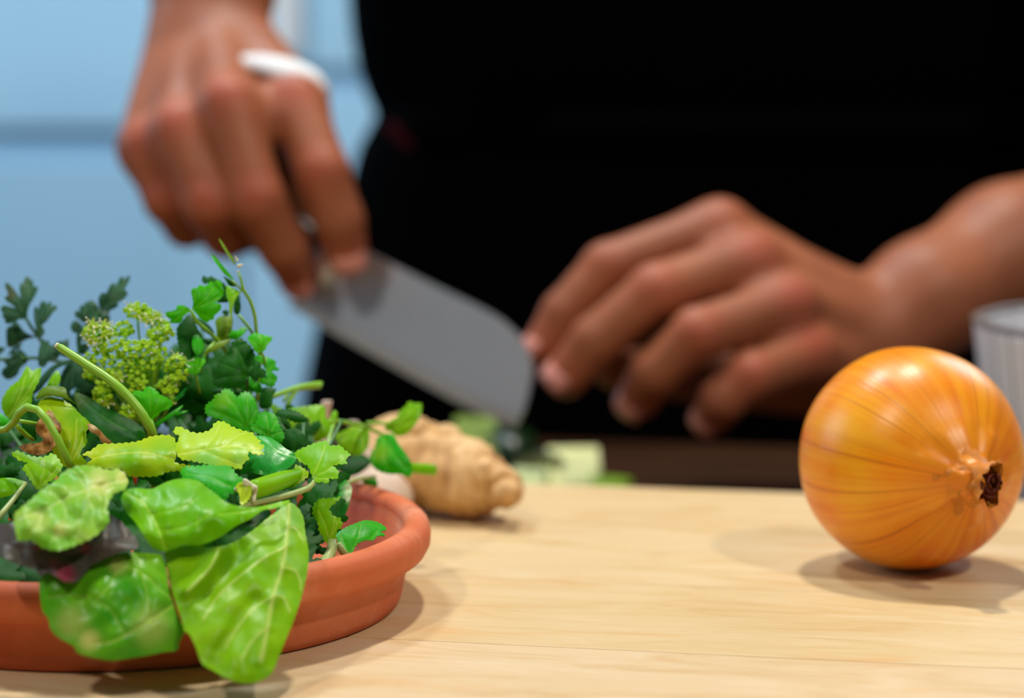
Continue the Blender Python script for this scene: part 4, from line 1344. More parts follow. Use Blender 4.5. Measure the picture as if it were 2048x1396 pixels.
# --- right hand coriander sprig reaching over the ginger -------------------
t = thing('coriander_sprig', 'coriander sprig reaching right over the ginger root', 'coriander', 650, 850, 0.74)
leaf(t, r4([(1225, 255), (1260, 210), (1310, 180), (1330, 140), (1370, 110), (1390, 80), (1430, 92), (1470, 90), (1470, 150), (1450, 200), (1420, 240), (1380, 285), (1320, 305), (1270, 280)]), 0.755, 'lime', gy=-0.008, bulge=0.003, serr=3, sw=10,
     veins=hub(r4([(1240, 280)])[0], r4([(1430, 110), (1440, 190), (1330, 150)])))
leaf(t, r4([(895, 310), (940, 280), (1000, 250), (1060, 220), (1115, 250), (1125, 320), (1110, 390), (1060, 432), (1000, 430), (950, 395)]), 0.745, 'lime', gy=-0.010, bulge=0.003, serr=2, sw=12, veins=hub(r4([(1080, 230)])[0], r4([(930, 330), (1000, 410), (1090, 390)])))
leaf(t, r4([(1130, 440), (1160, 380), (1190, 310), (1280, 295), (1320, 360), (1365, 420), (1405, 490), (1400, 575), (1330, 560), (1260, 558), (1190, 540), (1145, 500)]), 0.742, 'mid', gy=-0.010, bulge=0.004, serr=2, sw=12, spots=[(760, 905, 20, .7)],
     veins=hub(r4([(1220, 310)])[0], r4([(1380, 540), (1250, 540), (1160, 470)])))
leaf(t, r4([(900, 505), (1000, 450), (1080, 428), (1140, 480), (1060, 555), (980, 572), (930, 545)]), 0.752, 'deep', gy=-0.02, bulge=0.003)
leaf(t, r4([(1075, 605), (1120, 585), (1165, 580), (1178, 645), (1110, 632)]), 0.750, 'mid', bulge=0.002)
leaf(t, r4([(855, 220), (870, 170), (895, 135), (912, 150), (905, 200), (880, 240)]), 0.735, 'lime', bulge=0.001)
stem(t, [(640, 850, 0.730), (670, 842, 0.735), (705, 848, 0.742), (735, 855, 0.748), (770, 872, 0.752)], [5, 4.5, 4.5, 4, 3.5], 'stem')
stem(t, [(735, 846, 0.746), (760, 846, 0.75), (790, 848, 0.754)], [4, 3.5, 3], 'stem')
stem(t, [(655, 900, 0.72), (660, 870, 0.727), (668, 845, 0.735)], [5, 4.5, 4], 'stem')
t = thing('celery_stalk', 'short lime cut stalk end poking out over the ginger', 'celery stalk', 845, 938, 0.75)
stem(t, [(770, 925, 0.742), (815, 935, 0.748), (850, 938, 0.752), (868, 940, 0.754)], [8, 10, 11, 11], 'lime', 'stalk', 16)
t = thing('herb_twig', 'thin pale stem bridging to the back of the terracotta rim', 'stem', 700, 965, 0.74)
stem(t, [(690, 968, 0.728), (718, 958, 0.737), (750, 953, 0.748)], [4.5, 4.5, 3.5], 'stem_pale', 'stalk')

# --- coriander leaves above the celery leaf ------------------------------------
t = thing('coriander_sprig', 'bright coriander sprig with two rounded toothed leaves above the lime leaf', 'coriander', 500, 890, 0.69)
outO = z4([(410, 800), (440, 740), (500, 700), (530, 640), (590, 620), (620, 575), (690, 580), (740, 620), (780, 670), (820, 630), (880, 605), (940, 630), (980, 690), (1000, 740), (1010, 790), (1040, 860), (1010, 950), (950, 1040), (900, 1060), (800, 1030),
            (700, 990), (600, 930), (500, 900), (430, 870)])
leaf(t, outO, 0.688, 'mid', gy=-0.010, bulge=0.004, serr=4.2, sw=8.5, veins=hub(z4([(890, 1020)])[0], z4([(440, 800), (640, 620), (900, 640), (1000, 820)])), spots=[(445, 800, 20, 0.45)])
leaf(t, z4([(940, 1020), (1000, 960), (1040, 880), (1080, 840), (1180, 850), (1240, 900), (1270, 980), (1310, 1060), (1330, 1130), (1280, 1190), (1180, 1150), (1080, 1110), (1000, 1080)]), 0.682, 'mid', gy=-0.012, bulge=0.004, serr=3.5, sw=9,
     veins=hub(z4([(1140, 1110)])[0], z4([(960, 1010), (1120, 860), (1240, 930), (1300, 1080)])))
stem(t, [(493, 860, 0.688), (510, 885, 0.684), (525, 905, 0.676)], [3, 3, 3], 'stem')
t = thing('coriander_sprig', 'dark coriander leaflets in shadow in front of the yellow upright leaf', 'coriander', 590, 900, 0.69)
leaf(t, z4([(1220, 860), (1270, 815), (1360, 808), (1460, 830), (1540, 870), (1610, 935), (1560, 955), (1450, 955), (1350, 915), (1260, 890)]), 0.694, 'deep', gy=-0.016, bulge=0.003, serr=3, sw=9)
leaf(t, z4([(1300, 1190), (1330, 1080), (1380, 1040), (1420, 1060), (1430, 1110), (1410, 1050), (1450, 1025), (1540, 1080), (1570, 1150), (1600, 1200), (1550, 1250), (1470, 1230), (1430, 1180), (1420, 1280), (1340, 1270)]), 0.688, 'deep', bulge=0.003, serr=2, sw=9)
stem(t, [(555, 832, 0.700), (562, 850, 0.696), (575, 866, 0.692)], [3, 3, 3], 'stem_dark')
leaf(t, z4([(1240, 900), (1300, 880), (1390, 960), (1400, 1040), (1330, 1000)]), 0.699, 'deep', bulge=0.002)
t = thing('forked_sprig', 'forked cut green stem jutting right above the garlic', 'herb', 560, 785, 0.735)
stem(t, [(540, 795, 0.722), (575, 782, 0.73), (600, 775, 0.738), (640, 770, 0.745), (644, 771, 0.745)], [5, 5.5, 7, 8, 7], 'stem', 'stalk', 14)
stem(t, [(592, 779, 0.735), (582, 795, 0.731), (574, 812, 0.727)], [5, 5, 4], 'stem', 'side_branch')
stem(t, [(574, 790, 0.733), (568, 803, 0.73)], [4, 3], 'stem', 'side_branch')

# --- right tall parsley cluster ---------------------------------------------
t = thing('parsley_sprig', 'bright backlit parsley sprig with large rounded leaf right of the flower head', 'parsley', 400, 690, 0.70)
leaf(t, z3([(350, 640), (365, 600), (420, 590), (440, 560), (510, 570), (560, 525), (610, 525), (640, 505), (695, 545), (690, 590), (715, 640), (690, 690), (640, 740), (600, 755), (650, 765), (685, 790), (670, 840), (630, 880), (600, 910), (605, 940), (555, 950), (530, 975),
            (460, 940), (400, 870), (365, 830), (370, 750)]), 0.702, 'bright', gx=0.003, gy=-0.006, bulge=0.002, serr=1.2, sw=10, veins=hub(z3([(365, 830)])[0], z3([(640, 560), (680, 680), (560, 930), (400, 640)])))
leaf(t, z3([(65, 865), (110, 855), (180, 835), (190, 795), (250, 785), (310, 810), (340, 850), (270, 900), (230, 975), (160, 985), (110, 975), (125, 945), (80, 915)]), 0.700, 'bright', gx=-0.004, gy=-0.006, bulge=0.002, serr=1, sw=9, veins=hub(z3([(340, 855)])[0], z3([(90, 880), (150, 960), (240, 810)])))
leaf(t, z3([(470, 500), (490, 455), (530, 480), (570, 460), (620, 490), (670, 510), (730, 560), (760, 630), (765, 740), (700, 755), (640, 745), (700, 650), (680, 560), (600, 520), (500, 545)]), 0.712, 'deep', bulge=0.002, serr=1.5, sw=9)
leaf(t, z3([(190, 1050), (250, 960), (320, 890), (380, 930), (400, 1000), (470, 1150), (490, 1220), (420, 1330), (330, 1390), (240, 1300), (200, 1200)]), 0.706, 'deep', gx=0.004, bulge=0.004, wr=0.002, serr=2, sw=10)
leaf(t, z3([(400, 930), (470, 950), (540, 1000), (600, 1080), (610, 1150), (540, 1110), (450, 1040)]), 0.716, 'deep', bulge=0.002)
leaf(t, z3([(470, 1160), (540, 1160), (620, 1170), (640, 1200), (560, 1230), (500, 1210)]), 0.716, 'deep', bulge=0.002)
leaf(t, z3([(370, 1130), (430, 1120), (490, 1220), (470, 1300), (410, 1340), (360, 1250)]), 0.702, 'mid', gx=0.003, bulge=0.002)
leaf(t, z3([(620, 960), (680, 910), (760, 900), (810, 930), (800, 1060), (780, 1150), (700, 1180), (640, 1160), (630, 1050)]), 0.712, 'olive', bulge=0.003)
leaf(t, z3([(690, 860), (730, 838), (770, 860), (760, 890), (710, 890)]), 0.715, 'deep', bulge=0.001)
leaf(t, z3([(480, 1340), (560, 1260), (640, 1200), (720, 1180), (800, 1160), (720, 1230), (620, 1290), (520, 1330)]), 0.702, 'olive', bulge=0.002)
leaf(t, z3([(770, 1150), (800, 1070), (870, 1070), (900, 1035), (975, 1045), (950, 1090), (900, 1140), (820, 1170)]), 0.708, 'mid', bulge=0.002, serr=1.5, sw=8)
stem(t, [(381, 620, 0.705), (395, 645, 0.706), (425, 670, 0.708), (450, 700, 0.71), (470, 760, 0.712), (478, 830, 0.712)], [3, 4, 4, 4, 4, 4], 'stem')
stem(t, [(430, 685, 0.710), (415, 700, 0.708), (405, 720, 0.706), (402, 745, 0.704)], [4, 3, 2.5, 2], 'stem')
t = thing('parsley_sprig', 'tall thin herb stem with narrow leaves rising in front of the knife hand', 'parsley', 515, 660, 0.705)
leaf(t, z3([(655, 40), (690, 70), (735, 140), (780, 210), (825, 270), (840, 340), (790, 280), (740, 200), (690, 120)]), 0.704, 'olive', bulge=0.0008, space=3)
leaf(t, z3([(572, 220), (620, 250), (680, 320), (740, 390), (790, 450), (825, 500), (780, 480), (710, 430), (650, 350), (600, 280)]), 0.703, 'mid', bulge=0.0008, space=3)
leaf(t, z3([(705, 460), (760, 490), (820, 515), (865, 565), (810, 575), (765, 560), (735, 510)]), 0.705, 'deep', bulge=0.001, space=3)
leaf(t, z3([(745, 570), (800, 590), (890, 640), (860, 690), (830, 750), (810, 830), (795, 925), (775, 870), (770, 760), (745, 680)]), 0.700, 'lime', bulge=0.002, space=3.5, veins=[{'p': z3([(880, 645), (820, 700), (795, 900)]), 'w': .5}])
leaf(t, z3([(880, 650), (895, 740), (900, 830), (870, 890), (825, 860), (830, 760)]), 0.707, 'deep', bulge=0.002, space=3.5)
stem(t, [(477, 545, 0.704), (481, 556, 0.704), (487, 580, 0.704), (500, 600, 0.705), (510, 632, 0.706), (513, 665, 0.707), (520, 720, 0.71), (515, 800, 0.715)], [2, 2.6, 3.2, 3.4, 3.4, 3.4, 3.6, 3.6], 'stem')
stem(t, [(462, 560, 0.703), (473, 570, 0.703), (484, 580, 0.704)], [2, 2.2, 2.2], 'stem')
stem(t, [(476, 585, 0.702), (486, 581, 0.704)], [2, 2], 'stem')
stem(t, [(477, 630, 0.707), (490, 645, 0.707), (505, 665, 0.708), (514, 690, 0.709)], [2.8, 3, 3, 3], 'stem')
for i, (px, py, rr) in enumerate(((474, 520, 3.2), (478, 532, 4.0), (476, 543, 2.6), (471, 514, 1.8), (483, 530, 2.4))):
    bm = bmesh.new(); bmesh.ops.create_icosphere(bm, subdivisions=2, radius=rr * 0.704 / F)
    for v in bm.verts: v.co *= 1 + 0.35 * noise.noise(v.co * 3000 + Vector((i, 0, 0)))
    bmesh.ops.translate(bm, vec=P(px, py, 0.702), verts=bm.verts)
    child_fix(obj('dry_flower', bm_mesh(bm, 'dry_flower'), M['cream'], t))
t = thing('parsley_sprig', 'dense deep green parsley leaves at the right shoulder of the pile', 'parsley', 500, 830, 0.71)
leaf(t, z4([(500, 480), (520, 420), (560, 290), (620, 200), (700, 110), (720, 30), (800, -20), (880, 20), (960, 100), (985, 180), (960, 260), (930, 330), (950, 400), (900, 440), (870, 520), (800, 560), (700, 570), (600, 560), (530, 530)]), 0.700, 'deep', gx=0.003, bulge=0.005, serr=4, sw=11,
     veins=hub(z4([(890, 420)])[0], z4([(520, 470), (580, 280), (740, 30), (960, 160)])), wr=0.0012)
leaf(t, z4([(905, -20), (990, -80), (1080, -60), (1190, -20), (1130, 60), (1110, 110), (1060, 140), (1000, 140), (960, 70)]), 0.699, 'bright', bulge=0.003, serr=2, sw=9, veins=hub(z4([(1050, 120)])[0], z4([(930, -10), (1060, -60), (1160, -10)])))
leaf(t, z4([(960, 290), (990, 190), (1060, 180), (1150, 210), (1230, 250), (1225, 300), (1270, 350), (1180, 365), (1245, 430), (1225, 500), (1190, 550), (1100, 520), (1040, 490), (1060, 440), (1110, 430), (1120, 370), (1050, 260)]), 0.704, 'mid', gx=0.004, bulge=0.003, serr=2.5, sw=9,
     veins=hub(z4([(1000, 460)])[0], z4([(1220, 270), (1220, 470), (1040, 220)])))
leaf(t, z4([(940, 420), (960, 330), (1000, 260), (1045, 260), (1060, 320), (1110, 360), (1110, 430), (1040, 440), (1000, 480)]), 0.698, 'deep', bulge=0.002, serr=2, sw=9)
leaf(t, z4([(820, 560), (890, 430), (940, 440), (980, 490), (1040, 500), (1070, 560), (1040, 620), (960, 600), (900, 580)]), 0.703, 'mid', bulge=0.003, serr=2, sw=9)
leaf(t, z4([(1040, 700), (1060, 590), (1110, 550), (1190, 560), (1235, 580), (1200, 660), (1180, 770), (1100, 800), (1050, 790)]), 0.708, 'deep', bulge=0.003, serr=2, sw=9)
leaf(t, z4([(490, 590), (600, 560), (720, 560), (830, 560), (860, 620), (800, 660), (650, 600), (560, 640)]), 0.712, 'deep', bulge=0.003, serr=3, sw=10)
leaf(t, z4([(195, 240), (250, 200), (310, 195), (370, 220), (400, 180), (410, 260), (360, 330), (330, 390), (260, 400), (200, 360)]), 0.700, 'bright', bulge=0.002, serr=1.6, sw=8, veins=hub(z4([(295, 400)])[0], z4([(220, 250), (320, 210), (395, 220)])))
stem(t, [(391, 748, 0.701), (394, 765, 0.704), (400, 785, 0.708)], [2.5, 2.5, 2.5], 'stem')
stem(t, [(495, 752, 0.700), (494, 775, 0.702), (492, 800, 0.705)], [3, 3, 3], 'stem_dark')
stem(t, [(521, 700, 0.700), (528, 715, 0.702), (530, 735, 0.705)], [2.5, 2.5, 2.5], 'stem')

LATE = []
# --- left dark parsley ----------------------------------------------------------
t = thing('parsley_sprig', 'dark bluish parsley sprig standing at the far left against the pale wall', 'parsley', 85, 690, 0.745)
la = z1([(60, 155), (100, 160), (150, 210), (200, 280), (240, 325), (228, 240), (235, 165), (275, 145), (285, 100), (325, 75), (350, 110), (385, 130), (385, 190), (435, 195), (425, 260), (390, 330), (345, 410), (320, 480), (315, 540), (290, 570), (220, 575), (190, 600), (100, 625), (55, 610), (62, 580),
         (30, 540), (35, 500), (8, 460), (40, 415), (110, 425), (180, 445), (120, 390), (85, 370), (55, 320), (95, 290), (70, 220)])
leaf(t, la, 0.742, 'dark', gx=0.004, bulge=0.002, serr=0.8, sw=8, veins=hub(z1([(305, 560)])[0], z1([(320, 120), (100, 200), (60, 470), (100, 600)])), spots=[(22, 585, 16, .8)])
leaf(t, z1([(395, 500), (400, 440), (425, 420), (445, 465), (465, 400), (490, 362), (530, 370), (545, 400), (570, 370), (598, 372), (600, 430), (640, 405), (670, 440), (620, 490), (580, 545), (530, 610), (490, 640), (520, 710), (490, 770), (450, 800), (420, 770), (420, 680), (400, 590)]), 0.740, 'dark', gx=-0.003, bulge=0.002,
     veins=hub(z1([(450, 780)])[0], z1([(420, 460), (500, 390), (580, 390), (640, 430)])))
leaf(t, z1([(75, 800), (75, 700), (100, 660), (140, 640), (170, 600), (220, 630), (260, 690), (320, 740), (400, 770), (430, 780), (330, 800), (250, 840), (170, 890), (90, 895)]), 0.743, 'dark', gy=-0.004, bulge=0.002, veins=hub(z1([(420, 775)])[0], z1([(90, 720), (180, 620), (100, 880)])))
leaf(t, z1([(95, 1000), (120, 940), (180, 890), (260, 850), (240, 900), (190, 930)]), 0.744, 'dark', bulge=0.001)
leaf(t, z1([(-40, 960), (-20, 900), (30, 900), (70, 910), (20, 960), (-20, 990)]), 0.744, 'dark', bulge=0.001)
stem(t, [(51, 635, 0.742), (60, 650, 0.742), (72, 668, 0.743), (82, 682, 0.744), (95, 698, 0.745), (120, 730, 0.748)], [3, 3.4, 3.6, 3.6, 3.6, 3.6], 'stem_dark')
stem(t, [(72, 672, 0.743), (60, 676, 0.743)], [2, 1.6], 'stem_dark')
t = thing('parsley_sprig', 'dark parsley leaves drooping left below the cut chive tip', 'parsley', 130, 740, 0.735)
leaf(t, z1([(20, 1200), (45, 1140), (80, 1120), (50, 1060), (130, 1010), (135, 960), (200, 945), (215, 915), (270, 950), (330, 1020), (310, 1080), (240, 1140), (200, 1220), (120, 1270), (60, 1260)]), 0.736, 'dark', gy=-0.006, bulge=0.002, serr=1.2, sw=9, veins=hub(z1([(320, 1040)])[0], z1([(200, 950), (60, 1080), (100, 1250)])))
leaf(t, z1([(445, 1090), (450, 950), (480, 830), (510, 805), (540, 840), (565, 810), (580, 870), (620, 880), (650, 930), (700, 980), (660, 1030), (580, 1050), (520, 1120), (480, 1130)]), 0.732, 'dark', bulge=0.003, serr=1.0, sw=9, veins=hub(z1([(470, 1110)])[0], z1([(500, 830), (570, 860), (680, 980)])))
leaf(t, z1([(630, 900), (650, 850), (700, 830), (740, 830), (790, 805), (800, 890), (770, 950), (810, 1010), (740, 1010), (670, 960)]), 0.731, 'dark', bulge=0.002, serr=1, sw=9)
leaf(t, z1([(380, 1400), (430, 1310), (500, 1220), (590, 1130), (680, 1080), (770, 1045), (880, 1035), (800, 1090), (720, 1120), (650, 1160), (580, 1260), (520, 1330), (470, 1400), (360, 1460)]), 0.722, 'dark', gy=-0.008, bulge=0.003)
leaf(t, z1([(690, 1390), (700, 1260), (740, 1160), (800, 1080), (880, 1050), (960, 1100), (1000, 1180), (1010, 1300), (1130, 1340), (1100, 1400), (960, 1420), (900, 1370), (830, 1400), (800, 1480), (740, 1490)]), 0.724, 'dark', gx=-0.002, gy=-0.006, bulge=0.004, serr=1.5, sw=10,
     veins=hub(z1([(880, 1060)])[0], z1([(730, 1400), (840, 1380), (1050, 1380)])))
stem(t, [(-20, 719, 0.738), (30, 718, 0.737), (70, 716, 0.735), (110, 722, 0.732), (150, 725, 0.728)], [3.6, 3.6, 3.4, 3, 3], 'stem_dark')
t = thing('parsley_sprig', 'dark parsley leaves rising behind the upper left of the flower head', 'parsley', 158, 710, 0.74)
leaf(t, z1([(1160, 440), (1145, 350), (1160, 300), (1190, 265), (1240, 270), (1260, 220), (1300, 160), (1330, 150), (1350, 180), (1390, 100), (1430, 72), (1440, 110), (1510, 62), (1500, 130), (1450, 220), (1470, 250), (1490, 270), (1440, 340), (1370, 380), (1375, 420), (1300, 462), (1240, 470), (1180, 475)]), 0.742, 'dark', gx=-0.003, bulge=0.002,
     veins=hub(z1([(1180, 460)])[0], z1([(1490, 100), (1460, 270), (1200, 290), (1400, 110)])))
leaf(t, z1([(870, 510), (890, 475), (930, 480), (925, 430), (970, 410), (1000, 380), (1070, 355), (1110, 385), (1145, 430), (1150, 470), (1080, 540), (1020, 590), (970, 615), (920, 570), (880, 550)]), 0.743, 'dark', bulge=0.002, serr=1, sw=9, veins=hub(z1([(960, 620)])[0], z1([(890, 500), (1000, 400), (1120, 430)])))
leaf(t, z1([(820, 660), (850, 600), (890, 585), (940, 630), (960, 650), (930, 700), (890, 740), (850, 725)]), 0.742, 'dark', bulge=0.002)
leaf(t, z1([(890, 830), (900, 740), (950, 680), (1010, 610), (1080, 540), (1150, 480), (1280, 475), (1260, 520), (1250, 590), (1180, 620), (1090, 640), (1020, 720), (960, 790), (930, 850), (910, 960)]), 0.738, 'dark', gx=-0.002, bulge=0.003, veins=[{'p': z1([(910, 900), (980, 700), (1120, 540), (1240, 490)]), 'w': .6}])
leaf(t, z1([(1170, 620), (1220, 560), (1280, 530), (1270, 600), (1210, 640)]), 0.741, 'dark', bulge=0.001)
leaf(t, z1([(920, 960), (930, 880), (990, 850), (1040, 880), (1020, 950), (960, 990)]), 0.737, 'dark', bulge=0.002)
leaf(t, z1([(1230, 740), (1290, 680), (1350, 650), (1360, 700), (1290, 760), (1250, 770)]), 0.738, 'dark', bulge=0.001)
stem(t, [(202, 618, 0.741), (198, 626, 0.740), (180, 645, 0.740), (165, 670, 0.738), (157, 700, 0.736), (156, 740, 0.73), (170, 790, 0.725)], [2.4, 2.8, 3, 3, 3, 3, 3], 'stem_dark')

for k_, (x_, y_, sz_, an_) in enumerate(((215, 800, 75, -1.9), (285, 800, 80, -1.5), (335, 790, 70, -1.2), (250, 840, 70, -1.7), (180, 770, 60, -2.0), (350, 860, 75, -1.3), (380, 830, 75, -1.6), (200, 860, 75, -1.6), (410, 800, 70, -1.5), (150, 840, 75, -1.4), (320, 840, 70, -1.2), (280, 760, 55, -1.4))):
    LATE.append((t, x_, y_, sz_, an_, 0.728))
# --- left side yellowing leaves, curved stems -------------------------------------
t = thing('celery_leaf', 'soft light green leaf at the left edge below the dark parsley', 'leaf', 40, 830, 0.70, G_MID)
leaf(t, r1([(10, 1110), (50, 1020), (120, 960), (165, 880), (195, 905), (215, 900), (255, 890), (245, 960), (205, 1040), (185, 1130), (120, 1195), (50, 1200)]), 0.690, 'lime', gy=-0.010, bulge=0.005, serr=2, sw=13, veins=hub(r1([(60, 1180)])[0], r1([(170, 910), (240, 910), (190, 1050)])))
leaf(t, r1([(290, 1010), (320, 940), (360, 905), (375, 960), (340, 1020)]), 0.700, 'lime', bulge=0.002)
t = thing('celery_leaf', 'yellow green leaf with a dry brown curl behind the arched stem', 'leaf', 130, 920, 0.67, G_MID)
leaf(t, r3([(265, 110), (310, 50), (400, 58), (490, 100), (560, 170), (625, 232), (600, 300), (605, 370), (560, 440), (600, 510), (500, 540), (420, 520), (380, 450), (360, 400), (360, 330), (350, 250), (330, 180), (290, 180)]), 0.668, 'yellow', gx=0.003, gy=-0.010, bulge=0.006, serr=1.6, sw=13, spots=[(150, 830, 20, .6)],
     veins=hub(r3([(480, 530)])[0], r3([(330, 80), (540, 180), (590, 300)])), name='blade')
leaf(t, r3([(250, 260), (280, 200), (350, 143), (390, 200), (425, 250), (415, 320), (385, 390), (320, 445), (240, 452), (180, 432), (135, 400), (190, 375), (270, 370), (305, 340), (262, 312)]), 0.660, 'brown', gy=-0.012, bulge=0.004, wr=0.0013, wf=2.6, spots=[(105, 835, 14, .8)], name='dry_curl', label='dry brown curled edge')
leaf(t, r3([(610, 240), (640, 240), (690, 275), (740, 330), (792, 378), (720, 372), (680, 315), (630, 290)]), 0.664, 'brown', bulge=0.001, wr=0.0012, wf=1.6, spots=[(186, 855, 8, 1.0)], name='dry_curl')
leaf(t, r1([(225, 1080), (250, 1030), (300, 1000), (400, 1010), (420, 1060), (470, 1110), (400, 1075), (300, 1060)]), 0.674, 'olive', bulge=0.002, spots=[(110, 790, 26, .9)], name='dry_curl')
t = thing('celery_leaf', 'toothed lime leaf at left between brown curl and crumpled leaf', 'leaf', 90, 960, 0.65, G_MID)
leaf(t, r3([(85, 442), (130, 428), (200, 458), (300, 470), (370, 445), (420, 500), (435, 540), (400, 595), (340, 645), (270, 695), (220, 640), (180, 580), (160, 545), (190, 510), (130, 490)]), 0.645, 'lime', gy=-0.014, bulge=0.005, serr=3.5, sw=12, veins=hub(r3([(270, 680)])[0], r3([(110, 450), (320, 480), (410, 530)])), name='blade')
t = thing('hooked_twig', 'slender arched pale green stem bent like a hook at left', 'stem', 140, 930, 0.645)
stem(t, [(-15, 861, 0.655), (12, 858, 0.652), (28, 845, 0.65), (38, 826, 0.647), (54, 814, 0.645), (76, 820, 0.643), (95, 842, 0.641), (112, 872, 0.640), (128, 905, 0.640), (142, 934, 0.642)], [6, 7, 7.5, 8, 8, 8, 8, 8, 8, 8], 'stem', 'stalk', 14)
stem(t, [(38, 842, 0.656), (58, 845, 0.660), (76, 848, 0.664)], [4, 4, 3.5], 'stem', 'side_branch')
stem(t, [(32, 850, 0.656), (48, 866, 0.660), (66, 880, 0.664)], [5, 5, 4], 'stem', 'side_branch')
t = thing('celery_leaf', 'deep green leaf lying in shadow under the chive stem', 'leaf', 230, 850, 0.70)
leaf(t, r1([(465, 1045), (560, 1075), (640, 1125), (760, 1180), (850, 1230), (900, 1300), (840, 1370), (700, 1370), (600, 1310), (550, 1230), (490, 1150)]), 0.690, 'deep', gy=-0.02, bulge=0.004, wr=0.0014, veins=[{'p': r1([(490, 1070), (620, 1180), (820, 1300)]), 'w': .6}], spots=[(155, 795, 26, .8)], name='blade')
t = thing('spinach_leaf', 'rounded dark leaf edge at the far left above the crumpled leaf', 'leaf', 20, 985, 0.65)
leaf(t, r3([(-60, 640), (0, 618), (80, 615), (150, 632), (180, 650), (130, 700), (60, 740), (-60, 750)]), 0.646, 'chard_mid', gy=-0.012, bulge=0.005, name='blade')
stem(t, [(51, 966, 0.640), (30, 995, 0.634), (8, 1022, 0.628), (-8, 1040, 0.624)], [4, 5, 6, 6], 'stem_pale', 'stalk')
t = thing('celery_leaf', 'dark toothed leaf at the left edge under the hooked stem', 'leaf', 20, 940, 0.67)
leaf(t, r3([(-60, 500), (0, 500), (40, 530), (90, 505), (100, 540), (140, 540), (130, 580), (100, 610), (40, 620), (-60, 620)]), 0.664, 'deep', gy=-0.012, bulge=0.004, serr=2, sw=11, name='blade')
leaf(t, r3([(-60, 180), (-10, 160), (40, 190), (85, 235), (40, 250), (-60, 240)]), 0.672, 'mid', gy=-0.012, bulge=0.003, serr=1, sw=11, name='blade')
t = thing('coriander_sprig', 'bright fan shaped coriander leaf below the flower head', 'coriander', 300, 830, 0.69)
leaf(t, z2([(575, 1030), (640, 990), (700, 1000), (730, 960), (790, 955), (850, 1000), (880, 1030), (960, 1070), (1010, 1120), (970, 1180), (900, 1200), (840, 1260), (790, 1285), (740, 1230), (680, 1160), (610, 1080)]), 0.688, 'bright', gx=0.003, gy=-0.008, bulge=0.003, serr=2, sw=11, veins=hub(z2([(780, 1270)])[0], z2([(600, 1040), (760, 975), (880, 1050), (990, 1120)])))
leaf(t, z2([(820, 1340), (920, 1270), (1020, 1200), (1120, 1140), (1040, 1230), (940, 1300), (850, 1360)]), 0.690, 'mid', bulge=0.001, space=3)
leaf(t, z2([(1000, 1240), (1080, 1210), (1170, 1200), (1100, 1230), (1020, 1260)]), 0.692, 'mid', bulge=0.001, space=3)
leaf(t, z2([(1020, 1090), (1080, 1020), (1180, 940), (1110, 1030), (1150, 1010), (1060, 1090)]), 0.70, 'teal', bulge=0.001, space=3)
stem(t, [(302, 838, 0.688), (306, 850, 0.686), (312, 866, 0.684)], [3, 3, 3], 'stem')

# --- chive stem ---------------------------------------------------------------------
t = thing('chive_stem', 'thick hollow green onion stem slanting down in front of the flower head', 'stem', 310, 870, 0.665)
stem(t, [(115, 692, 0.672), (122, 696, 0.672), (145, 711, 0.670), (180, 734, 0.668), (210, 753, 0.666), (240, 777, 0.664), (264, 802, 0.663), (287, 832, 0.662), (302, 860, 0.662), (312, 882, 0.664)], [6, 8, 8.5, 9, 9, 9.5, 9.5, 9.5, 9, 8.5], 'stem', 'stalk', 18)
stem(t, [(112, 690, 0.6722), (116, 692.5, 0.672)], [5.5, 6.5], 'cream', 'cut_tip', 14)

# --- dark leaves added to stand in for shade inside the pile ----------------------------------
def fan(cx, cy, size, ang, lobes=5):
    pts = [(cx, cy)]
    for i in range(lobes):
        a = ang + (i - (lobes - 1) / 2) * 0.52
        for da, k in ((-0.22, 0.72), (-0.08, 0.98), (0.08, 1.0), (0.20, 0.76)):
            rr = size * k * (1 - 0.10 * abs(i - (lobes - 1) / 2))
            pts.append((cx + rr * math.cos(a + da), cy + rr * math.sin(a + da)))
    return pts


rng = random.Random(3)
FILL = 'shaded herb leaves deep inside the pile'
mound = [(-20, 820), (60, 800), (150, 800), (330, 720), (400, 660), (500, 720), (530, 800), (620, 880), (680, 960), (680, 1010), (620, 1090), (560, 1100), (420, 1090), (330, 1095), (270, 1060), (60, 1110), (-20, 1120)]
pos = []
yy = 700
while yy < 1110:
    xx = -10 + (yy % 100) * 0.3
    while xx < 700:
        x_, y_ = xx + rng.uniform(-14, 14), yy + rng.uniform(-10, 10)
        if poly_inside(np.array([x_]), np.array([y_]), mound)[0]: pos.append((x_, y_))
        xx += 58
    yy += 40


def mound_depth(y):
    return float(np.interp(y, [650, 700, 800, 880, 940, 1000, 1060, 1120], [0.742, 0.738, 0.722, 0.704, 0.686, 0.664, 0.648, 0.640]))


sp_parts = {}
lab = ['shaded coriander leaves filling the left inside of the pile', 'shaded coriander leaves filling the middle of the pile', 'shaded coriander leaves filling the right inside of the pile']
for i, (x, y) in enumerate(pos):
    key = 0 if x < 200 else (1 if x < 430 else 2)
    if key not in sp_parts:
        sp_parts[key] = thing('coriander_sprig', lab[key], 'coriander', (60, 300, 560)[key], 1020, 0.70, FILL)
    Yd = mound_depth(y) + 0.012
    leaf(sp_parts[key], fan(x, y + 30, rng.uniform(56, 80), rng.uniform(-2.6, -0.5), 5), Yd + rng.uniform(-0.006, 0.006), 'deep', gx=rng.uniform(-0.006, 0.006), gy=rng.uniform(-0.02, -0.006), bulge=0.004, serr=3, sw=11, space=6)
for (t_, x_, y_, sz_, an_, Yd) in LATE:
    leaf(t_, fan(x_, y_, sz_, an_, 5), Yd, 'deep', bulge=0.003, serr=3, sw=11, space=6)
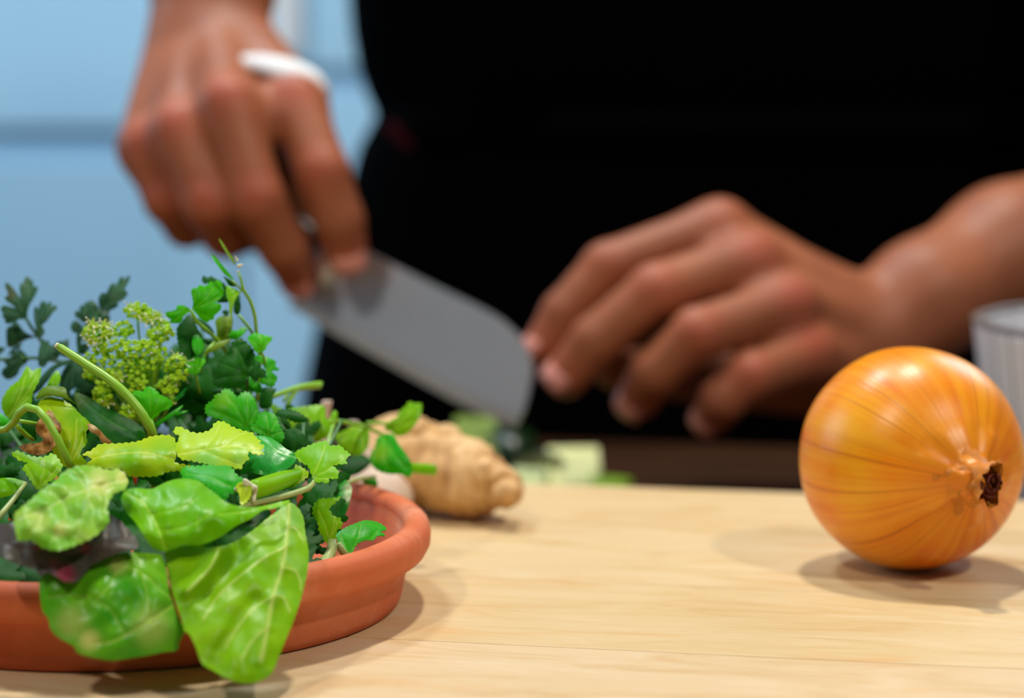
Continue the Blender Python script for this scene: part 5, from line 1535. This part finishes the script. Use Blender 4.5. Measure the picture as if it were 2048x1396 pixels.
for (x_, y_, sz_, an_, key, Yd) in ((300, 1120, 75, -1.3, 1, 0.627), (215, 1120, 75, -1.6, 1, 0.625), (120, 1140, 80, -1.7, 0, 0.624), (20, 1150, 80, -1.4, 0, 0.624), (370, 1110, 75, -1.4, 1, 0.630), (450, 1100, 75, -1.2, 2, 0.634), (-20, 1120, 70, -0.8, 0, 0.632),
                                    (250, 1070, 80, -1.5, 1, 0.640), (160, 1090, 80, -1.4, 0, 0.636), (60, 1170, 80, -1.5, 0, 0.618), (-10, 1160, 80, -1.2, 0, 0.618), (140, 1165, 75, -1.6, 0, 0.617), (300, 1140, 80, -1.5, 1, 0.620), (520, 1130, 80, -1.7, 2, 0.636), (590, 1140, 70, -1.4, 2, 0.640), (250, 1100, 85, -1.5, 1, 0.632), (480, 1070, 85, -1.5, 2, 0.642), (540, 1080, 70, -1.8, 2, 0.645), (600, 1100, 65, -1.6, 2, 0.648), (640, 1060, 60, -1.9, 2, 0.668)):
    leaf(sp_parts[key], fan(x_, y_, sz_, an_, 5), Yd, 'deep', gy=-0.022, bulge=0.002, serr=3, sw=11, space=6)  # dark leaves added over the saucer floor in place of shade
for key, sx in ((0, 70), (1, 300), (2, 560)):
    for k in range(4):
        x = sx + (k - 1.5) * 50
        stem(sp_parts[key], [(x, 1000 + 10 * k, 0.69), (x + rng.uniform(-20, 20), 920, 0.70), (x + rng.uniform(-50, 50), 840, 0.715)], [5, 4, 3], 'stem_dark')

# --- flower head -----------------------------------------------------------------------
um = thing('flower_head', 'yellow green umbel flower head of many tiny buds', 'flower', 300, 900, 0.705)


def floret_mesh(kind):
    bm = bmesh.new(); n = 8
    R0 = 0.00094
    rings = [(0.30, -1.0), (0.85, -0.55), (1.0, 0.1), (0.88, 0.5), (0.60, 0.55), (0.45, 0.42)]
    vs = []
    for (r, z) in rings:
        vs.append([bm.verts.new((R0 * r * math.cos(2 * math.pi * i / n), R0 * r * math.sin(2 * math.pi * i / n), R0 * z)) for i in range(n)])
    for j in range(len(rings) - 1):
        for i in range(n):
            f = bm.faces.new((vs[j][i], vs[j][(i + 1) % n], vs[j + 1][(i + 1) % n], vs[j + 1][i]))
            f.material_index = 0 if j < 2 else (1 if j < 4 else 2)
    f = bm.faces.new(vs[-1]); f.material_index = 1
    bm.faces.new(vs[0][::-1])
    if kind == 1:   # open flower with five petals and stamens
        for k in range(5):
            a = 2 * math.pi * k / 5
            d = Vector((math.cos(a), math.sin(a), 0)); s = Vector((-d.y, d.x, 0))
            q = [d * R0 * 0.7 + Vector((0, 0, R0 * 0.4)), d * R0 * 1.4 + s * R0 * 0.45 + Vector((0, 0, R0 * 0.75)), d * R0 * 1.75 + Vector((0, 0, R0 * 0.7)), d * R0 * 1.4 - s * R0 * 0.45 + Vector((0, 0, R0 * 0.75))]
            f = bm.faces.new([bm.verts.new(v) for v in q]); f.material_index = 3
            if k % 2 == 0:
                e = d * R0 * 2.2 + Vector((0, 0, R0 * 1.9)); w_ = s * R0 * 0.08
                f = bm.faces.new([bm.verts.new(v) for v in (d * R0 * 0.6 + w_ + Vector((0, 0, R0 * .5)), e + w_, e - w_, d * R0 * 0.6 - w_ + Vector((0, 0, R0 * .5)))]); f.material_index = 4
                r_ = bmesh.ops.create_icosphere(bm, subdivisions=1, radius=R0 * 0.32, matrix=Matrix.Translation(e))
                for v in r_['verts']:
                    for ff in v.link_faces: ff.material_index = 4
    me = bm_mesh(bm, 'floret')
    for m in ('floret', 'floret_top', 'floret_rim', 'petal', 'stamen'): me.materials.append(M[m])
    me.polygons.foreach_set('use_smooth', [True] * len(me.polygons))
    return me


FM = [floret_mesh(0), floret_mesh(1)]
HUB = P(292, 862, 0.716)
clusters = []   # (polygon or ellipse in z2 px, depth at centre, share of open flowers)
main = [(90, 640), (250, 510), (400, 460), (640, 480), (820, 480), (930, 560), (940, 640), (890, 740), (760, 800), (740, 900), (700, 980), (580, 990), (540, 860), (480, 900), (400, 890), (320, 800), (180, 790), (100, 720)]
pts_all = []
def poisson(test, x0, y0, x1, y1, md, tries, seed):
    rg = random.Random(seed); out_ = []
    for _ in range(tries):
        x, y = rg.uniform(x0, x1), rg.uniform(y0, y1)
        if test(x, y) and all((x - a) ** 2 + (y - b) ** 2 > md * md for a, b in out_): out_.append((x, y))
    return out_
def in_poly(poly): return lambda x, y: bool(poly_inside(np.array([x]), np.array([y]), poly)[0])
def in_ell(cx, cy, rx, ry): return lambda x, y: ((x - cx) / rx) ** 2 + ((y - cy) / ry) ** 2 < 1
ncl = 0
flo = []
for p in poisson(in_poly(main), 80, 450, 950, 1000, 43, 6000, 1): flo.append((p, 0.700 + 0.004 * abs((p[0] - 520) / 420) ** 2, 0.04, None))
for (cx, cy, rx, ry, dp, op) in ((235, 390, 160, 105, 0.702, 0.55), (505, 355, 105, 80, 0.708, 0.2), (640, 165, 120, 75, 0.709, 0.35), (790, 240, 85, 85, 0.708, 0.55), (880, 410, 135, 70, 0.705, 0.35), (915, 300, 70, 50, 0.708, 0.2),
                                 (1050, 770, 120, 130, 0.700, 0.35), (975, 930, 110, 85, 0.699, 0.35), (1000, 1095, 40, 30, 0.699, 0.6), (285, 1010, 90, 130, 0.702, 0.2), (555, 1210, 85, 70, 0.698, 0.15), (150, 800, 60, 70, 0.704, 0.4)):
    c = P(150 + cx / 5.172, 590 + cy / 5.172, dp + 0.004)
    for p in poisson(in_ell(cx, cy, rx, ry), cx - rx, cy - ry, cx + rx, cy + ry, 40, 500, int(cx)): flo.append((p, dp, op, c))
cells = {}
rg = random.Random(11)
ped = {}
for (p, dp, op, c) in flo[:298]:
    w_ = P(150 + p[0] / 5.172, 590 + p[1] / 5.172, dp + rg.uniform(-0.0022, 0.0022))
    if c is None:
        key = (round(p[0] / 210), round(p[1] / 210))
        c = P(150 + key[0] * 210 / 5.172, 590 + key[1] * 210 / 5.172 + 6, dp + 0.0075)
        c = c.lerp(HUB, 0.12)
    ck = tuple(round(x, 5) for x in c)
    ped.setdefault(ck, []).append(w_)
    q = bpy.data.objects.new('floret', FM[1] if rg.random() < op * 0.6 else FM[0]); COL.objects.link(q); q.parent = um
    q.location = w_ - um.location
    dirv = (w_ - c).normalized() * 0.8 + (CAM - w_).normalized() * 0.6 + Vector((rg.uniform(-.25, .25), 0, rg.uniform(-.1, .35)))
    q.rotation_euler = dirv.to_track_quat('Z', 'Y').to_euler()
    k = rg.uniform(0.85, 1.15); q.scale = (k, k, k)
for ck, ends in ped.items():
    c = Vector(ck)
    mid = c.lerp(HUB, 0.5) + Vector((0, 0.002, -0.002))
    ray = obj('ray', tube_mesh('ray', [HUB, mid, c], [0.0005, 0.0004, 0.0004], 6, 0.003), M['stem'], um); child_fix(ray)
    bm = bmesh.new()
    for e in ends:
        me = tube_mesh('pedicel', [c, c.lerp(e, 0.5), e], [0.00016, 0.00014, 0.00014], 4, 0.002)
        bm.from_mesh(me); bpy.data.meshes.remove(me)
    pq = obj('pedicels', bm_mesh(bm, 'pedicels'), M['stem_dark'], ray)
    pq.matrix_parent_inverse = ray.matrix_parent_inverse
child_fix(obj('stem', tube_mesh('stem', [HUB, P(296, 900, 0.714), P(310, 980, 0.70)], [0.0009, 0.0011, 0.0012], 10, 0.003), M['stem'], um))
print('leaves', LEAFN[0], 'florets', len(flo))
